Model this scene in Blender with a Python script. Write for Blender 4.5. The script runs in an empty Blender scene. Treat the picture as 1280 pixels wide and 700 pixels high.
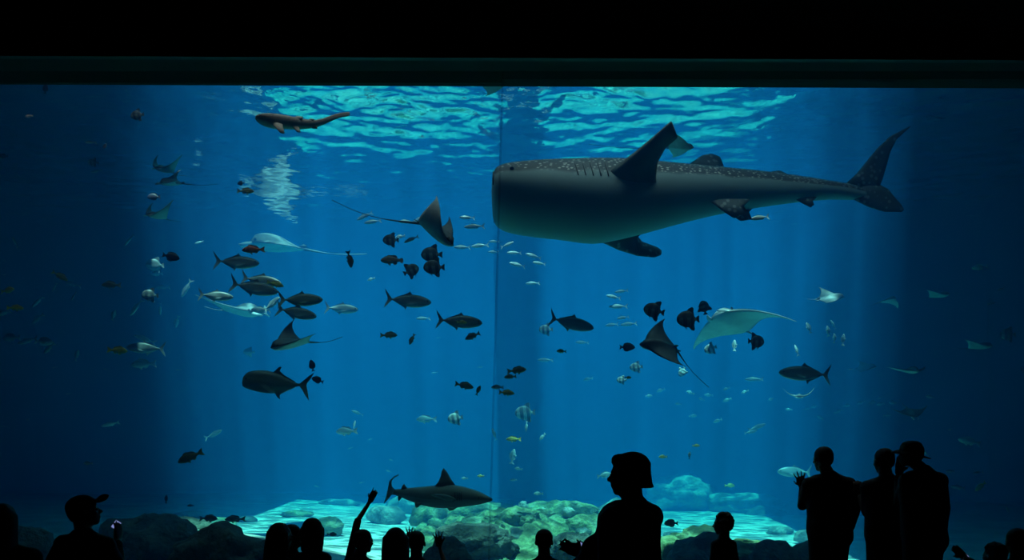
import bpy, bmesh, math, random
from mathutils import Vector, Matrix, noise
R = math.radians
SC = bpy.context.scene
COL = SC.collection
random.seed(7)

# ---------------------------------------------------------------- camera
F = 1000.0            # focal length in pixels of the 1280 x 700 frame
EYE = 1.6             # eye height above the hall floor
cam_data = bpy.data.cameras.new('camera')
cam = bpy.data.objects.new('camera', cam_data)
COL.objects.link(cam)
cam.location = (0, 0, EYE)
cam.rotation_euler = (R(90), 0, 0)
cam_data.sensor_width = 36.0
cam_data.lens = 36.0 * F / 1280.0
cam_data.shift_y = 230.0 / 1280.0
cam_data.clip_end = 200
SC.camera = cam

# ---------------------------------------------------------------- sky, sun, exposure
SC.view_settings.view_transform = 'Standard'
SC.view_settings.look = 'None'
SC.view_settings.gamma = 1.0
SC.view_settings.use_curve_mapping = False
SC.view_settings.exposure = 0.0
SC.cycles.use_denoising = True
SC.cycles.max_bounces = 8
SC.cycles.diffuse_bounces = 2
SC.cycles.glossy_bounces = 2
SC.cycles.volume_bounces = 1
SC.cycles.transparent_max_bounces = 16
SC.cycles.sample_clamp_indirect = 6.0

world = bpy.data.worlds.new('sky')
SC.world = world
world.use_nodes = True
wn = world.node_tree.nodes
wn['Background'].inputs[0].default_value = (0.16, 0.64, 0.90, 1)
wn["Background"].inputs[1].default_value = 1.1

sun_data = bpy.data.lights.new('sun', 'SUN')
sun_data.energy = 24.5
sun_data.angle = R(0.7)
sun_data.color = (1.0, 0.97, 0.92)
sun = bpy.data.objects.new('sun', sun_data)
COL.objects.link(sun)
sun.rotation_euler = Vector((0.02, 0.16, -1.0)).to_track_quat('-Z', 'Y').to_euler()

# unseen fill light, added over the front water to brighten what swims near
lamp_data = bpy.data.lights.new('front_fill', 'AREA')
lamp_data.shape = 'RECTANGLE'
lamp_data.size, lamp_data.size_y = 15.0, 1.6
lamp_data.energy = 430.0
lamp = bpy.data.objects.new('front_fill', lamp_data)
COL.objects.link(lamp)
lamp.location = (0, 12.2, 9.8)

# ---------------------------------------------------------------- helpers
def P(px, py, D):
    """the point at distance D from the camera's plane that the photograph shows at (px, py)"""
    return Vector(((px - 640.0) / F * D, D, EYE + (580.0 - py) / F * D))

def nodes_of(name):
    m = bpy.data.materials.new(name)
    m.use_nodes = True
    nt = m.node_tree
    return m, nt, nt.nodes, nt.links

def ramp(ns, stops, interp='LINEAR'):
    r = ns.new('ShaderNodeValToRGB')
    r.color_ramp.interpolation = interp
    e = r.color_ramp.elements
    while len(e) < len(stops):
        e.new(0.5)
    for k, (p, c) in enumerate(stops):
        e[k].position = p
        e[k].color = (c[0], c[1], c[2], 1)
    return r

def plain(name, c, rough=0.7, var=0.0, scale=8.0):
    m, nt, ns, ln = nodes_of(name)
    b = ns['Principled BSDF']
    b.inputs['Roughness'].default_value = rough
    if var:
        tc = ns.new('ShaderNodeTexCoord'); n = ns.new('ShaderNodeTexNoise')
        n.inputs['Scale'].default_value = scale; n.inputs['Detail'].default_value = 5
        ln.new(tc.outputs['Object'], n.inputs['Vector'])
        r = ramp(ns, [(0.3, [x * (1 - var) for x in c]), (0.7, [min(1, x * (1 + var)) for x in c])])
        ln.new(n.outputs['Fac'], r.inputs[0]); ln.new(r.outputs[0], b.inputs['Base Color'])
    else:
        b.inputs['Base Color'].default_value = (*c, 1)
    return m

def link(name, mesh, parent=None):
    o = bpy.data.objects.new(name, mesh)
    COL.objects.link(o)
    if parent:
        o.parent = parent
    return o

def tag(o, label=None, cat=None, group=None, kind=None):
    if label: o['label'] = label
    if cat: o['category'] = cat
    if group: o['group'] = group
    if kind: o['kind'] = kind
    return o

class Shape:
    """collects points and faces, then becomes ONE mesh"""
    def __init__(s):
        s.v, s.f, s.mi = [], [], []
    def add(s, vs, fs, mi=0):
        n = len(s.v)
        s.v += [tuple(p) for p in vs]
        s.f += [tuple(i + n for i in f) for f in fs]
        s.mi += [mi] * len(fs)
        return n
    def box(s, lo, hi, mi=0):
        x0, y0, z0 = lo; x1, y1, z1 = hi
        s.add([(x0,y0,z0),(x1,y0,z0),(x1,y1,z0),(x0,y1,z0),(x0,y0,z1),(x1,y0,z1),(x1,y1,z1),(x0,y1,z1)],
              [(0,3,2,1),(4,5,6,7),(0,1,5,4),(1,2,6,5),(2,3,7,6),(3,0,4,7)], mi)
    def rings(s, rs, cap=True, mi=0):
        """skin a list of equally long point rings"""
        n = len(rs[0]); vs = [p for r in rs for p in r]; fs = []
        for k in range(len(rs) - 1):
            for i in range(n):
                j = (i + 1) % n
                fs.append((k*n+i, k*n+j, (k+1)*n+j, (k+1)*n+i))
        if cap:
            fs.append(tuple(range(n - 1, -1, -1)))
            fs.append(tuple((len(rs) - 1) * n + i for i in range(n)))
        s.add(vs, fs, mi)
    def tube(s, pts, rad, n=8, mi=0):
        rs = []
        for k, p in enumerate(pts):
            a = Vector(pts[max(0, k-1)]); b = Vector(pts[min(len(pts)-1, k+1)])
            t = (b - a).normalized()
            u = t.orthogonal() if k == 0 else (u - t * u.dot(t))
            u.normalize(); w = t.cross(u)
            r = rad[k] if isinstance(rad, (list, tuple)) else rad
            rs.append([Vector(p) + (u * math.cos(i*2*math.pi/n) + w * math.sin(i*2*math.pi/n)) * r for i in range(n)])
        s.rings(rs, True, mi)
    def ball(s, c, r, seg=12, rot=None, mi=0):
        c = Vector(c); r = Vector(r) if hasattr(r, '__len__') else Vector((r, r, r))
        vs, fs = [], []
        nr = max(4, seg // 2)
        for a in range(1, nr):
            for b in range(seg):
                th = math.pi * a / nr; ph = 2 * math.pi * b / seg
                vs.append(Vector((r.x*math.sin(th)*math.cos(ph), r.y*math.sin(th)*math.sin(ph), r.z*math.cos(th))))
        for a in range(nr - 2):
            for b in range(seg):
                d = (b + 1) % seg
                fs.append((a*seg+b, (a+1)*seg+b, (a+1)*seg+d, a*seg+d))
        top = len(vs); vs += [Vector((0,0,r.z)), Vector((0,0,-r.z))]
        for b in range(seg):
            d = (b + 1) % seg
            fs.append((top, b, d)); fs.append((top+1, (nr-2)*seg+d, (nr-2)*seg+b))
        if rot is not None:
            vs = [rot @ v for v in vs]
        s.add([v + c for v in vs], fs, mi)
    def limb(s, a, b, ra, rb, n=12):
        """closed tapered rod with round ends"""
        a, b = Vector(a), Vector(b); d = b - a
        L = d.length
        if L < 1e-6: return
        t = d / L; u = t.orthogonal().normalized(); w = t.cross(u)
        rs = []
        for th in (80, 50, 20): rs.append((a - t * ra * math.sin(R(th)), ra * math.cos(R(th))))
        rs.append((a, ra)); rs.append((b, rb))
        for th in (20, 50, 80): rs.append((b + t * rb * math.sin(R(th)), rb * math.cos(R(th))))
        s.rings([[c + (u*math.cos(i*2*math.pi/n) + w*math.sin(i*2*math.pi/n)) * r for i in range(n)] for c, r in rs])
    def plate(s, pts, nrm, th, mi=0):
        """a flat fin: an outline given a thickness"""
        nrm = Vector(nrm).normalized() * th / 2
        pts = [Vector(p) for p in pts]; n = len(pts)
        fs = [tuple(range(n)), tuple(range(2*n-1, n-1, -1))] + [(i, n+i, n+(i+1)%n, (i+1)%n) for i in range(n)]
        s.add([p + nrm for p in pts] + [p - nrm for p in pts], fs, mi)
    def foil(s, secs, mi=0):
        """a fin with a rounded leading edge: sections (leading edge, trailing edge, thickness) from root to tip"""
        rs = []
        for k, (le, te, th) in enumerate(secs):
            le, te = Vector(le), Vector(te)
            k0, k1 = max(0, k-1), min(len(secs)-1, k+1)
            span = (Vector(secs[k1][0]) + Vector(secs[k1][1])) - (Vector(secs[k0][0]) + Vector(secs[k0][1]))
            n = (te - le).cross(span)
            if n.length < 1e-9: n = Vector((0, 1, 0))
            n.normalize()
            ring = []
            for u, h in ((0,0),(.08,.5),(.25,.95),(.5,.9),(.8,.4),(1,.04)):
                ring.append(le.lerp(te, u) + n * th * h)
            for u, h in ((.8,.4),(.5,.9),(.25,.95),(.08,.5)):
                ring.append(le.lerp(te, u) - n * th * h)
            rs.append(ring)
        s.rings(rs, True, mi)
    def mesh(s, name, mats, smooth=True):
        me = bpy.data.meshes.new(name)
        me.from_pydata(s.v, [], s.f)
        for m in (mats if isinstance(mats, (list, tuple)) else [mats]):
            me.materials.append(m)
        me.polygons.foreach_set('material_index', s.mi)
        me.update()
        bm = bmesh.new(); bm.from_mesh(me)
        bmesh.ops.recalc_face_normals(bm, faces=bm.faces)
        bm.to_mesh(me); bm.free()
        if smooth:
            me.polygons.foreach_set('use_smooth', [True] * len(me.polygons))
        return me
    def build(s, name, mats, parent=None, smooth=True):
        return link(name, s.mesh(name, mats, smooth), parent)
    def fused(s, name, mat, voxel, parent=None, it=3):
        """one continuous skin round everything collected"""
        tmp = link('sketch', s.mesh('sketch', mat))
        md = tmp.modifiers.new('r', 'REMESH'); md.mode = 'VOXEL'; md.voxel_size = voxel; md.use_smooth_shade = True
        if it:
            sm = tmp.modifiers.new('s', 'SMOOTH'); sm.factor = 0.5; sm.iterations = it
        dg = bpy.context.evaluated_depsgraph_get()
        me = bpy.data.meshes.new_from_object(tmp.evaluated_get(dg))
        old = tmp.data
        bpy.data.objects.remove(tmp); bpy.data.meshes.remove(old)
        me.name = name
        if not me.materials: me.materials.append(mat)
        me.polygons.foreach_set('use_smooth', [True] * len(me.polygons))
        return link(name, me, parent)

def structure(name, shape, m, parent=None, smooth=False):
    o = shape.build(name, m, parent, smooth)
    if parent is None: o['kind'] = 'structure'
    return o

# ---------------------------------------------------------------- the hall, the tank, the water
GLASS, BACK, SIDE, TOP, ROOF = 10.0, 42.0, 25.0, 8.2, 10.0
hall_dark = plain('hall_paint', (0.012, 0.013, 0.015), 0.9)
fascia_m = plain('fascia_paint', (0.012, 0.013, 0.015), 0.6)
carpet = plain('carpet', (0.02, 0.02, 0.024), 0.95, 0.3, 60)
tank_wall = plain('tank_wall', (0.05, 0.09, 0.12), 0.9, 0.4, 0.6)
roof_m = plain('roof_deck', (0.06, 0.07, 0.08), 0.9)

def box(name, lo, hi, m, parent=None):
    s = Shape(); s.box(lo, hi); return structure(name, s, m, parent)

box('floor', (-13, -5, -0.2), (13, 9.7, 0.0), carpet)
box('ceiling', (-13, -5, 7.6), (13, 9.4, 7.9), hall_dark)
box('wall_left', (-13.3, -5, -0.2), (-13, 9.7, 7.9), hall_dark)
box('wall_right', (13, -5, -0.2), (13.3, 9.7, 7.9), hall_dark)
box('wall_back', (-13.3, -5.3, -0.2), (13.3, -5, 7.9), hall_dark)
# the head wall over the window, and the window's head lining below it
def leaning(s, y0, y1, z0, z1, k=0.0081, xw=13.3):
    """a bar across the window wall, which stands a little askew to the picture"""
    vs = []
    for z in (z0, z1):
        for x, y in ((-xw, y0), (xw, y0), (xw, y1), (-xw, y1)):
            vs.append((x, y + k * x, z))
    s.add(vs, [(0,3,2,1),(4,5,6,7),(0,1,5,4),(1,2,6,5),(2,3,7,6),(3,0,4,7)])
s = Shape(); leaning(s, GLASS - .55, GLASS + .3, 6.46, 10.4); structure('wall_front', s, hall_dark)
s = Shape(); leaning(s, GLASS - .62, GLASS - .55, 6.36, 6.46); structure('trim_1', s, fascia_m)
s = Shape()
z0, z1 = 6.43, 6.43 + .33
leaning(s, GLASS - .6, GLASS - .55, 6.46, 6.46 + .30); structure('trim_2', s, fascia_m)
box('wall_front_left', (-15, GLASS - .3, -1.4), (-13.0, GLASS + .3, 10.4), hall_dark)
box('wall_front_right', (13.0, GLASS - .3, -1.4), (15, GLASS + .3, 10.4), hall_dark)
s = Shape(); s.box((-13, GLASS - .32, -1.4), (13, GLASS + .28, -0.05)); structure('trim_3', s, hall_dark)

# tank shell
box('wall_far', (-SIDE, BACK, -1.5), (SIDE, BACK + .4, 10.4), tank_wall)
box('wall_far_left', (-SIDE - .4, GLASS, -1.5), (-SIDE, BACK, 10.4), tank_wall)
box('wall_far_right', (SIDE, GLASS, -1.5), (SIDE + .4, BACK, 10.4), tank_wall)
box('wall_beside_left', (-SIDE, GLASS - .2, -1.5), (-15, GLASS + .3, 10.4), tank_wall)
box('wall_beside_right', (15, GLASS - .2, -1.5), (SIDE, GLASS + .3, 10.4), tank_wall)
# unseen roof over the tank, its sky opening shaped to fade the daylight sideways
OX0, OX1, OY0, OY1 = -7.5, 7.4, 14.3, 34.0
box('roof', (-SIDE, GLASS, ROOF), (SIDE, OY0, ROOF + .4), roof_m)
box('roof.001', (-SIDE, OY1, ROOF), (SIDE, BACK, ROOF + .4), roof_m)
for nm, xo, xa, xb in (('roof.002', -SIDE, OX0, -9.8), ('roof.003', SIDE, OX1, 10.6)):
    s = Shape(); q = [(xo, OY0), (xa, OY0), (xb, OY1), (xo, OY1)]
    s.add([(x, y, ROOF) for x, y in q] + [(x, y, ROOF + .4) for x, y in q], [(0,3,2,1),(4,5,6,7),(0,1,5,4),(1,2,6,5),(2,3,7,6),(3,0,4,7)])
    structure(nm, s, roof_m)
# unseen roof beam, shaped so its shade lays the dark band in the water
s = Shape()
BY0 = 21.5
bx = [(-0.0250*BY0, BY0), (0.050*BY0, BY0), (0.9, OY1), (-0.0245*OY1, OY1)]
s.add([(x, y, ROOF) for x, y in bx] + [(x, y, ROOF + .4) for x, y in bx], [(0,3,2,1),(4,5,6,7),(0,1,5,4),(1,2,6,5),(2,3,7,6),(3,0,4,7)])
structure('shade_beam', s, roof_m)

# water: a body that scatters and absorbs, and its rippled surface
m, nt, ns, ln = nodes_of('sea_water')
ns.remove(ns['Principled BSDF'])
sc_ = ns.new('ShaderNodeVolumeScatter'); ab = ns.new('ShaderNodeVolumeAbsorption'); ad = ns.new('ShaderNodeAddShader')
SCAT = (0.0007, 0.0125, 0.0355); ABSO = (0.17, 0.042, 0.027)
sc_.inputs['Density'].default_value = max(SCAT)
sc_.inputs['Color'].default_value = (*[c / max(SCAT) for c in SCAT], 1)
sc_.inputs['Anisotropy'].default_value = 0.0
ab.inputs['Density'].default_value = 1.0
ab.inputs['Color'].default_value = (*[1 - c for c in ABSO], 1)
ln.new(sc_.outputs[0], ad.inputs[0]); ln.new(ab.outputs[0], ad.inputs[1])
ln.new(ad.outputs[0], ns['Material Output'].inputs['Volume'])
s = Shape(); s.box((-SIDE - .1, GLASS + .31, -1.6), (SIDE + .1, BACK + .1, TOP - .02))
w = s.build('sea_water', m, None, False); tag(w, kind='structure')

def wave(x, y):
    v = Vector((x * 1.0, y * 1.5, 1.3))
    h = noise.noise(v) * .070 + noise.noise(v * 2.2 + Vector((7, 3, 0))) * .044 + noise.noise(v * 4.6 + Vector((1, 9, 4))) * .021
    gust = .75 * math.exp(-((x + 2.3) / 1.7) ** 2 - ((y - 14.6) / 1.8) ** 2) + .75 * math.exp(-((x - 2.6) / 1.9) ** 2 - ((y - 14.6) / 1.7) ** 2)
    return h * (.17 + gust + .32 * max(0, noise.noise(Vector((x * .33, y * .33, 5.5)))))
s = Shape(); NX, NY = 520, 420
for j in range(NY + 1):
    y = GLASS + .35 + (BACK - GLASS - .4) * (j / NY) ** 1.5
    for i in range(NX + 1):
        u = 2 * i / NX - 1
        x = (SIDE - .05) * (.45 * u + .55 * u ** 3)
        s.v.append((x, y, TOP + .05 + wave(x, y)))
for j in range(NY):
    for i in range(NX):
        a = j * (NX + 1) + i
        s.f.append((a, a + 1, a + NX + 2, a + NX + 1)); s.mi.append(0)
m, nt, ns, ln = nodes_of('water_surface')
ns.remove(ns['Principled BSDF'])
tr = ns.new('ShaderNodeBsdfTransparent'); gl = ns.new('ShaderNodeBsdfGlossy'); mx = ns.new('ShaderNodeMixShader')
gl.inputs['Roughness'].default_value = 0.02
gl.inputs['Color'].default_value = (.70, .74, .76, 1)
lw = ns.new('ShaderNodeLayerWeight'); lw.inputs['Blend'].default_value = 0.5
tirr = ramp(ns, [(0.11, (0.03,)*3), (0.28, (1, 1, 1))])
bn = ns.new('ShaderNodeTexNoise'); bn.inputs['Scale'].default_value = 5.0; bn.inputs['Detail'].default_value = 3
btc = ns.new('ShaderNodeTexCoord'); bp = ns.new('ShaderNodeBump'); bp.inputs['Strength'].default_value = .16; bp.inputs['Distance'].default_value = .03
ln.new(btc.outputs['Object'], bn.inputs['Vector']); ln.new(bn.outputs['Fac'], bp.inputs['Height'])
ln.new(bp.outputs[0], lw.inputs['Normal']); ln.new(bp.outputs[0], gl.inputs['Normal'])
ln.new(lw.outputs['Facing'], tirr.inputs[0])
ln.new(tirr.outputs[0], mx.inputs[0]); ln.new(tr.outputs[0], mx.inputs[1]); ln.new(gl.outputs[0], mx.inputs[2])
# caustic net of bright lines, painted into the surface's transparent colour
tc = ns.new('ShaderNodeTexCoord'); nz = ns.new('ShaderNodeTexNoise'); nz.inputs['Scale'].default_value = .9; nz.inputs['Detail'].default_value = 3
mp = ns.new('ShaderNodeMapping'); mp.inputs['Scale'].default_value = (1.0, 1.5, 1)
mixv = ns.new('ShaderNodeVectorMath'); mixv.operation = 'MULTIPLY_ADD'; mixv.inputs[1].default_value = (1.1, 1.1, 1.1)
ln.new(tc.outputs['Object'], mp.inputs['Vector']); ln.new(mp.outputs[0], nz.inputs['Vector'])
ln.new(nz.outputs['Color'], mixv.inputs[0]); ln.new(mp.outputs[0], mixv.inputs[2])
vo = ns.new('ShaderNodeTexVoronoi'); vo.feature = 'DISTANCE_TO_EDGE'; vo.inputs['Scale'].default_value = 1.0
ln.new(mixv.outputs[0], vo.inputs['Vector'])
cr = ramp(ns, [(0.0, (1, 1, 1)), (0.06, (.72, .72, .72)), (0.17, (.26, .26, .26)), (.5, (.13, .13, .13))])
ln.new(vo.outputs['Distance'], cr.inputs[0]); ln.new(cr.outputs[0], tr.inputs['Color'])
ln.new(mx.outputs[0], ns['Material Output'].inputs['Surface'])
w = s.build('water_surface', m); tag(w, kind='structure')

# the acrylic window: panes and the joint between them, seen leaning a little
pane_m, nt, ns, ln = nodes_of('acrylic'); ns.remove(ns['Principled BSDF'])
t = ns.new('ShaderNodeBsdfTransparent'); t.inputs['Color'].default_value = (.95, .975, .985, 1)
ln.new(t.outputs[0], ns['Material Output'].inputs['Surface'])
joint_m, nt, ns, ln = nodes_of('joint_cement'); ns.remove(ns['Principled BSDF'])
t = ns.new('ShaderNodeBsdfTransparent'); t.inputs['Color'].default_value = (.80, .84, .87, 1)
ln.new(t.outputs[0], ns['Material Output'].inputs['Surface'])
win = bpy.data.objects.new('window_1', None); COL.objects.link(win); tag(win, kind='structure')
win.location = (0, GLASS, -.05)
def slab(name, xa0, xa1, xb0, xb1, m, y0=GLASS - .1, y1=GLASS + .2):
    """x runs xa at the sill and xb at the head"""
    s = Shape(); off = win.location
    s.add([Vector(p) - off for p in ((xa0,y0,-.05),(xa1,y0,-.05),(xa1,y1,-.05),(xa0,y1,-.05),(xb0,y0,6.46),(xb1,y0,6.46),(xb1,y1,6.46),(xb0,y1,6.46))],
          [(0,3,2,1),(4,5,6,7),(0,1,5,4),(1,2,6,5),(2,3,7,6),(3,0,4,7)])
    return s.build(name, m, win, False)
JA, JB = -.30, -.115
slab('pane', -13, JA - .012, -13, JB - .012, pane_m)
slab('pane', JA + .012, 13, JB + .012, 13, pane_m)
slab('joint', JA - .012, JA + .012, JB - .012, JB + .012, joint_m)

# ---------------------------------------------------------------- sand and rocks
def bed(x, y):
    h = -0.48 + .0085 * max(0, y - 12) - max(-.3, min(.2, .028 * x)) + .10 * noise.noise(Vector((x * .22, y * .22, 3)))
    h += .03 * noise.noise(Vector((x * .9, y * 1.6, 8)))
    h += .55 * math.exp(-((x + 6.2) / 2.6) ** 2 - ((y - 16.0) / 1.6) ** 2)
    return h
s = Shape(); NX, NY = 180, 160
for j in range(NY + 1):
    for i in range(NX + 1):
        x = -SIDE + 2 * SIDE * i / NX; y = GLASS + .3 + (BACK - GLASS - .3) * j / NY
        s.v.append((x, y, bed(x, y)))
for j in range(NY):
    for i in range(NX):
        a = j * (NX + 1) + i
        s.f.append((a, a + 1, a + NX + 2, a + NX + 1)); s.mi.append(0)
sand = plain('sand', (0.56, 0.54, 0.47), 0.95, 0.3, .9)
o = s.build('sea_floor', sand); tag(o, kind='structure')

def mound(x, y):
    """height of the reef mound in the middle above the sand"""
    e = math.exp(-((x - .3) / 3.0) ** 2 - ((y - 21.0) / 4.2) ** 2)
    v = Vector((x, y, 2))
    return bed(x, y) - .30 + .95 * e + (.34 * abs(noise.noise(v * .9)) + .22 * noise.noise(v * 2.1) + .12 * noise.noise(v * 4.6)) * min(1, e * 2.2)
def rock_mat(name, a, b, c):
    m, nt, ns, ln = nodes_of(name)
    bs = ns['Principled BSDF']; bs.inputs['Roughness'].default_value = .95
    tc = ns.new('ShaderNodeTexCoord'); n = ns.new('ShaderNodeTexNoise'); n.inputs['Scale'].default_value = 2.6; n.inputs['Detail'].default_value = 8
    n.inputs['Roughness'].default_value = .65
    ln.new(tc.outputs['Object'], n.inputs['Vector'])
    r = ramp(ns, [(.32, a), (.5, b), (.68, c)]); ln.new(n.outputs['Fac'], r.inputs[0]); ln.new(r.outputs[0], bs.inputs['Base Color'])
    n2 = ns.new('ShaderNodeTexNoise'); n2.inputs['Scale'].default_value = 9; n2.inputs['Detail'].default_value = 6
    ln.new(tc.outputs['Object'], n2.inputs['Vector'])
    bp = ns.new('ShaderNodeBump'); bp.inputs['Strength'].default_value = .9; bp.inputs['Distance'].default_value = .12
    ln.new(n2.outputs['Fac'], bp.inputs['Height']); ln.new(bp.outputs[0], bs.inputs['Normal'])
    return m
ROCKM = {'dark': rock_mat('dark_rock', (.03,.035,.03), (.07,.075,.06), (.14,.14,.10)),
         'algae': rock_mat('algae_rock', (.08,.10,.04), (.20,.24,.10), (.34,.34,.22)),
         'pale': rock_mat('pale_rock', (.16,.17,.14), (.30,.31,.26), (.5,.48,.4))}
s = Shape(); NX, NY = 150, 150
for j in range(NY + 1):
    for i in range(NX + 1):
        x = -6.2 + 13 * i / NX; y = 13.2 + 16 * j / NY
        s.v.append((x, y, mound(x, y)))
for j in range(NY):
    for i in range(NX):
        a = j * (NX + 1) + i
        s.f.append((a, a + 1, a + NX + 2, a + NX + 1)); s.mi.append(0)
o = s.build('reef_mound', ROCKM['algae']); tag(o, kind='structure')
def rock(px, py, D, wpx, hpx, kind, label, group=None, seed=1, depth=None, rough=.34):
    """a boulder whose middle shows at (px, py), wpx wide and hpx high in the photograph"""
    bm = bmesh.new(); bmesh.ops.create_icosphere(bm, subdivisions=4 if wpx > 60 else 3, radius=1)
    rx, rz = wpx / 2 / F * D, hpx / 2 / F * D
    p = P(px, py, D); ground = max(bed(p.x, p.y), mound(p.x, p.y) if abs(p.x) < 6 and p.y < 29 else -9) - .08
    if p.z - rz * .9 > ground:      # let it reach down to what it lies on
        top_ = p.z + rz; rz = (top_ - ground) / 2; p.z = ground + rz
    ry = depth or (rx * .5 + rz * .5)
    rnd = random.Random(seed); o3 = Vector((rnd.uniform(-50, 50), rnd.uniform(-50, 50), rnd.uniform(-50, 50)))
    for v in bm.verts:
        c = v.co.copy()
        d = 1 + rough * noise.noise(c * 1.25 + o3) + rough * .5 * noise.noise(c * 3.1 + o3) + rough * .28 * noise.noise(c * 7.3 + o3)
        # broken faces
        q = noise.cell(c * 1.7 + o3) * .07
        v.co = Vector((c.x * rx, c.y * ry, c.z * rz)) * (d + q)
    me = bpy.data.meshes.new('rock'); bm.to_mesh(me); bm.free()
    me.materials.append(ROCKM[kind]); me.polygons.foreach_set('use_smooth', [True] * len(me.polygons))
    o = link('rock', me)
    o.location = p; tag(o, label, 'rock', group)
    return o
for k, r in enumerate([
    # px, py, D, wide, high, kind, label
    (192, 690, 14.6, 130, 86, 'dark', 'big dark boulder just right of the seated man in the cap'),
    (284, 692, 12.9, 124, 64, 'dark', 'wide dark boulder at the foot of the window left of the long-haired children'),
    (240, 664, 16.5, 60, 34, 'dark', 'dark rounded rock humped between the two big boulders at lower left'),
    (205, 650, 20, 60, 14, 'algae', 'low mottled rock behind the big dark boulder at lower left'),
    (36, 684, 13.6, 56, 54, 'dark', 'rounded blue-dark boulder beside the person at the left edge'),
    (306, 651, 24, 30, 12, 'dark', 'small low dark rock on bright sand left of the long-haired children'),
    (372, 643, 26, 40, 10, 'algae', 'low hazy rock on the sand above the long-haired children'),
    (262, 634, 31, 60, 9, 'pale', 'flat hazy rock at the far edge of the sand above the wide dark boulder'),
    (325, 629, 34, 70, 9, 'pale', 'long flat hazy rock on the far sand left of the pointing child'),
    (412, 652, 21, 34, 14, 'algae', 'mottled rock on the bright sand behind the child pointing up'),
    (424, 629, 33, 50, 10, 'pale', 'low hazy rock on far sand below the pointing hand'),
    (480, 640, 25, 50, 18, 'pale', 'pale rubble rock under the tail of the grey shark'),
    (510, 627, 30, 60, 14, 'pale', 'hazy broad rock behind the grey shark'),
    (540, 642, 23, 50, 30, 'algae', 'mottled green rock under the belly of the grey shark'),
    (590, 640, 23.5, 90, 34, 'algae', 'broad green-mottled rock below the snout of the grey shark'),
    (592, 682, 17.0, 100, 52, 'dark', 'dark boulder right of the raised waving hand'),
    (560, 694, 13.8, 60, 44, 'dark', 'small dark boulder behind the raised waving hand'),
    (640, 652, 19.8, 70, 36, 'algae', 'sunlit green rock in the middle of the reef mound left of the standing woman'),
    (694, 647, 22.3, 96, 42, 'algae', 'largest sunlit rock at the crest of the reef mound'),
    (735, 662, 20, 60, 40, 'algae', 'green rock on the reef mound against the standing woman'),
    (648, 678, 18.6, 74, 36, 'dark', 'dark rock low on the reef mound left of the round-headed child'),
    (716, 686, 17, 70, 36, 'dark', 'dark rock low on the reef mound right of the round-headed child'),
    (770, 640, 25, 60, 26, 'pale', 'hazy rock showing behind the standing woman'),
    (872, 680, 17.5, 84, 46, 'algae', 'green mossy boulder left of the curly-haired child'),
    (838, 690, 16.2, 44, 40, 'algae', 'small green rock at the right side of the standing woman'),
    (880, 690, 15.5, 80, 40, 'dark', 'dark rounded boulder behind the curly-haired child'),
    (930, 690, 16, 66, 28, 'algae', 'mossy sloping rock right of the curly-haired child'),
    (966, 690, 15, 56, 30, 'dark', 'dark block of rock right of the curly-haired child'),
    (1012, 694, 15, 60, 24, 'dark', 'low dark rock before the man with raised fingers'),
    (1010, 672, 22, 34, 20, 'pale', 'small rock on bright sand left of the man with raised fingers'),
    (975, 664, 25, 30, 14, 'pale', 'tiny hazy rock on the bright sand right of the curly-haired child'),
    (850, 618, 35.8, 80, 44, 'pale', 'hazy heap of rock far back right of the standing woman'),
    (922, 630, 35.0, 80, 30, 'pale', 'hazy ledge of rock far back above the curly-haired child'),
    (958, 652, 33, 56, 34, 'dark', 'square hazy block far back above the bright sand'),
    (1004, 650, 34, 60, 46, 'dark', 'tall hazy block far back behind the man with raised fingers'),
    (1092, 650, 33, 60, 40, 'dark', 'hazy dark block seen between the man with raised fingers and the couple'),
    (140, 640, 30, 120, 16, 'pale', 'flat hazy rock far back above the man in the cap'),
    (238, 648, 24, 50, 18, 'algae', 'mottled hazy rock at the left end of the bright sand above the wide dark boulder'),
    (268, 656, 21, 54, 20, 'algae', 'low rock behind the dark fish over the bright sand'),
]):
    rock(*r, seed=k + 3)
# rubble over the mound, one by one
ORD = 'first second third fourth fifth sixth seventh eighth ninth tenth eleventh twelfth thirteenth fourteenth fifteenth sixteenth seventeenth eighteenth nineteenth twentieth'.split()
ORD += ['twenty-' + w for w in ORD[:9]]
spots = []
for k in range(24):
    rnd = random.Random(100 + k)
    spots.append((rnd.gauss(.7, 1.9), rnd.uniform(18.5, 24)))
spots.sort(key=lambda q: q[0] / q[1])
for k, (x, y) in enumerate(spots):
    rnd = random.Random(400 + k)
    z = max(bed(x, y), mound(x, y))
    px = 640 + x / y * F; py = 580 - (z + .05 - EYE) / y * F
    rock(px, py, y, rnd.uniform(12, 34), rnd.uniform(9, 20), rnd.choice(['algae', 'algae', 'pale']), 'rubble stone on the sunlit reef mound, ' + ORD[k] + ' small stone from its left end', 'rubble on the reef mound', seed=300 + k, rough=.45)

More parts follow.
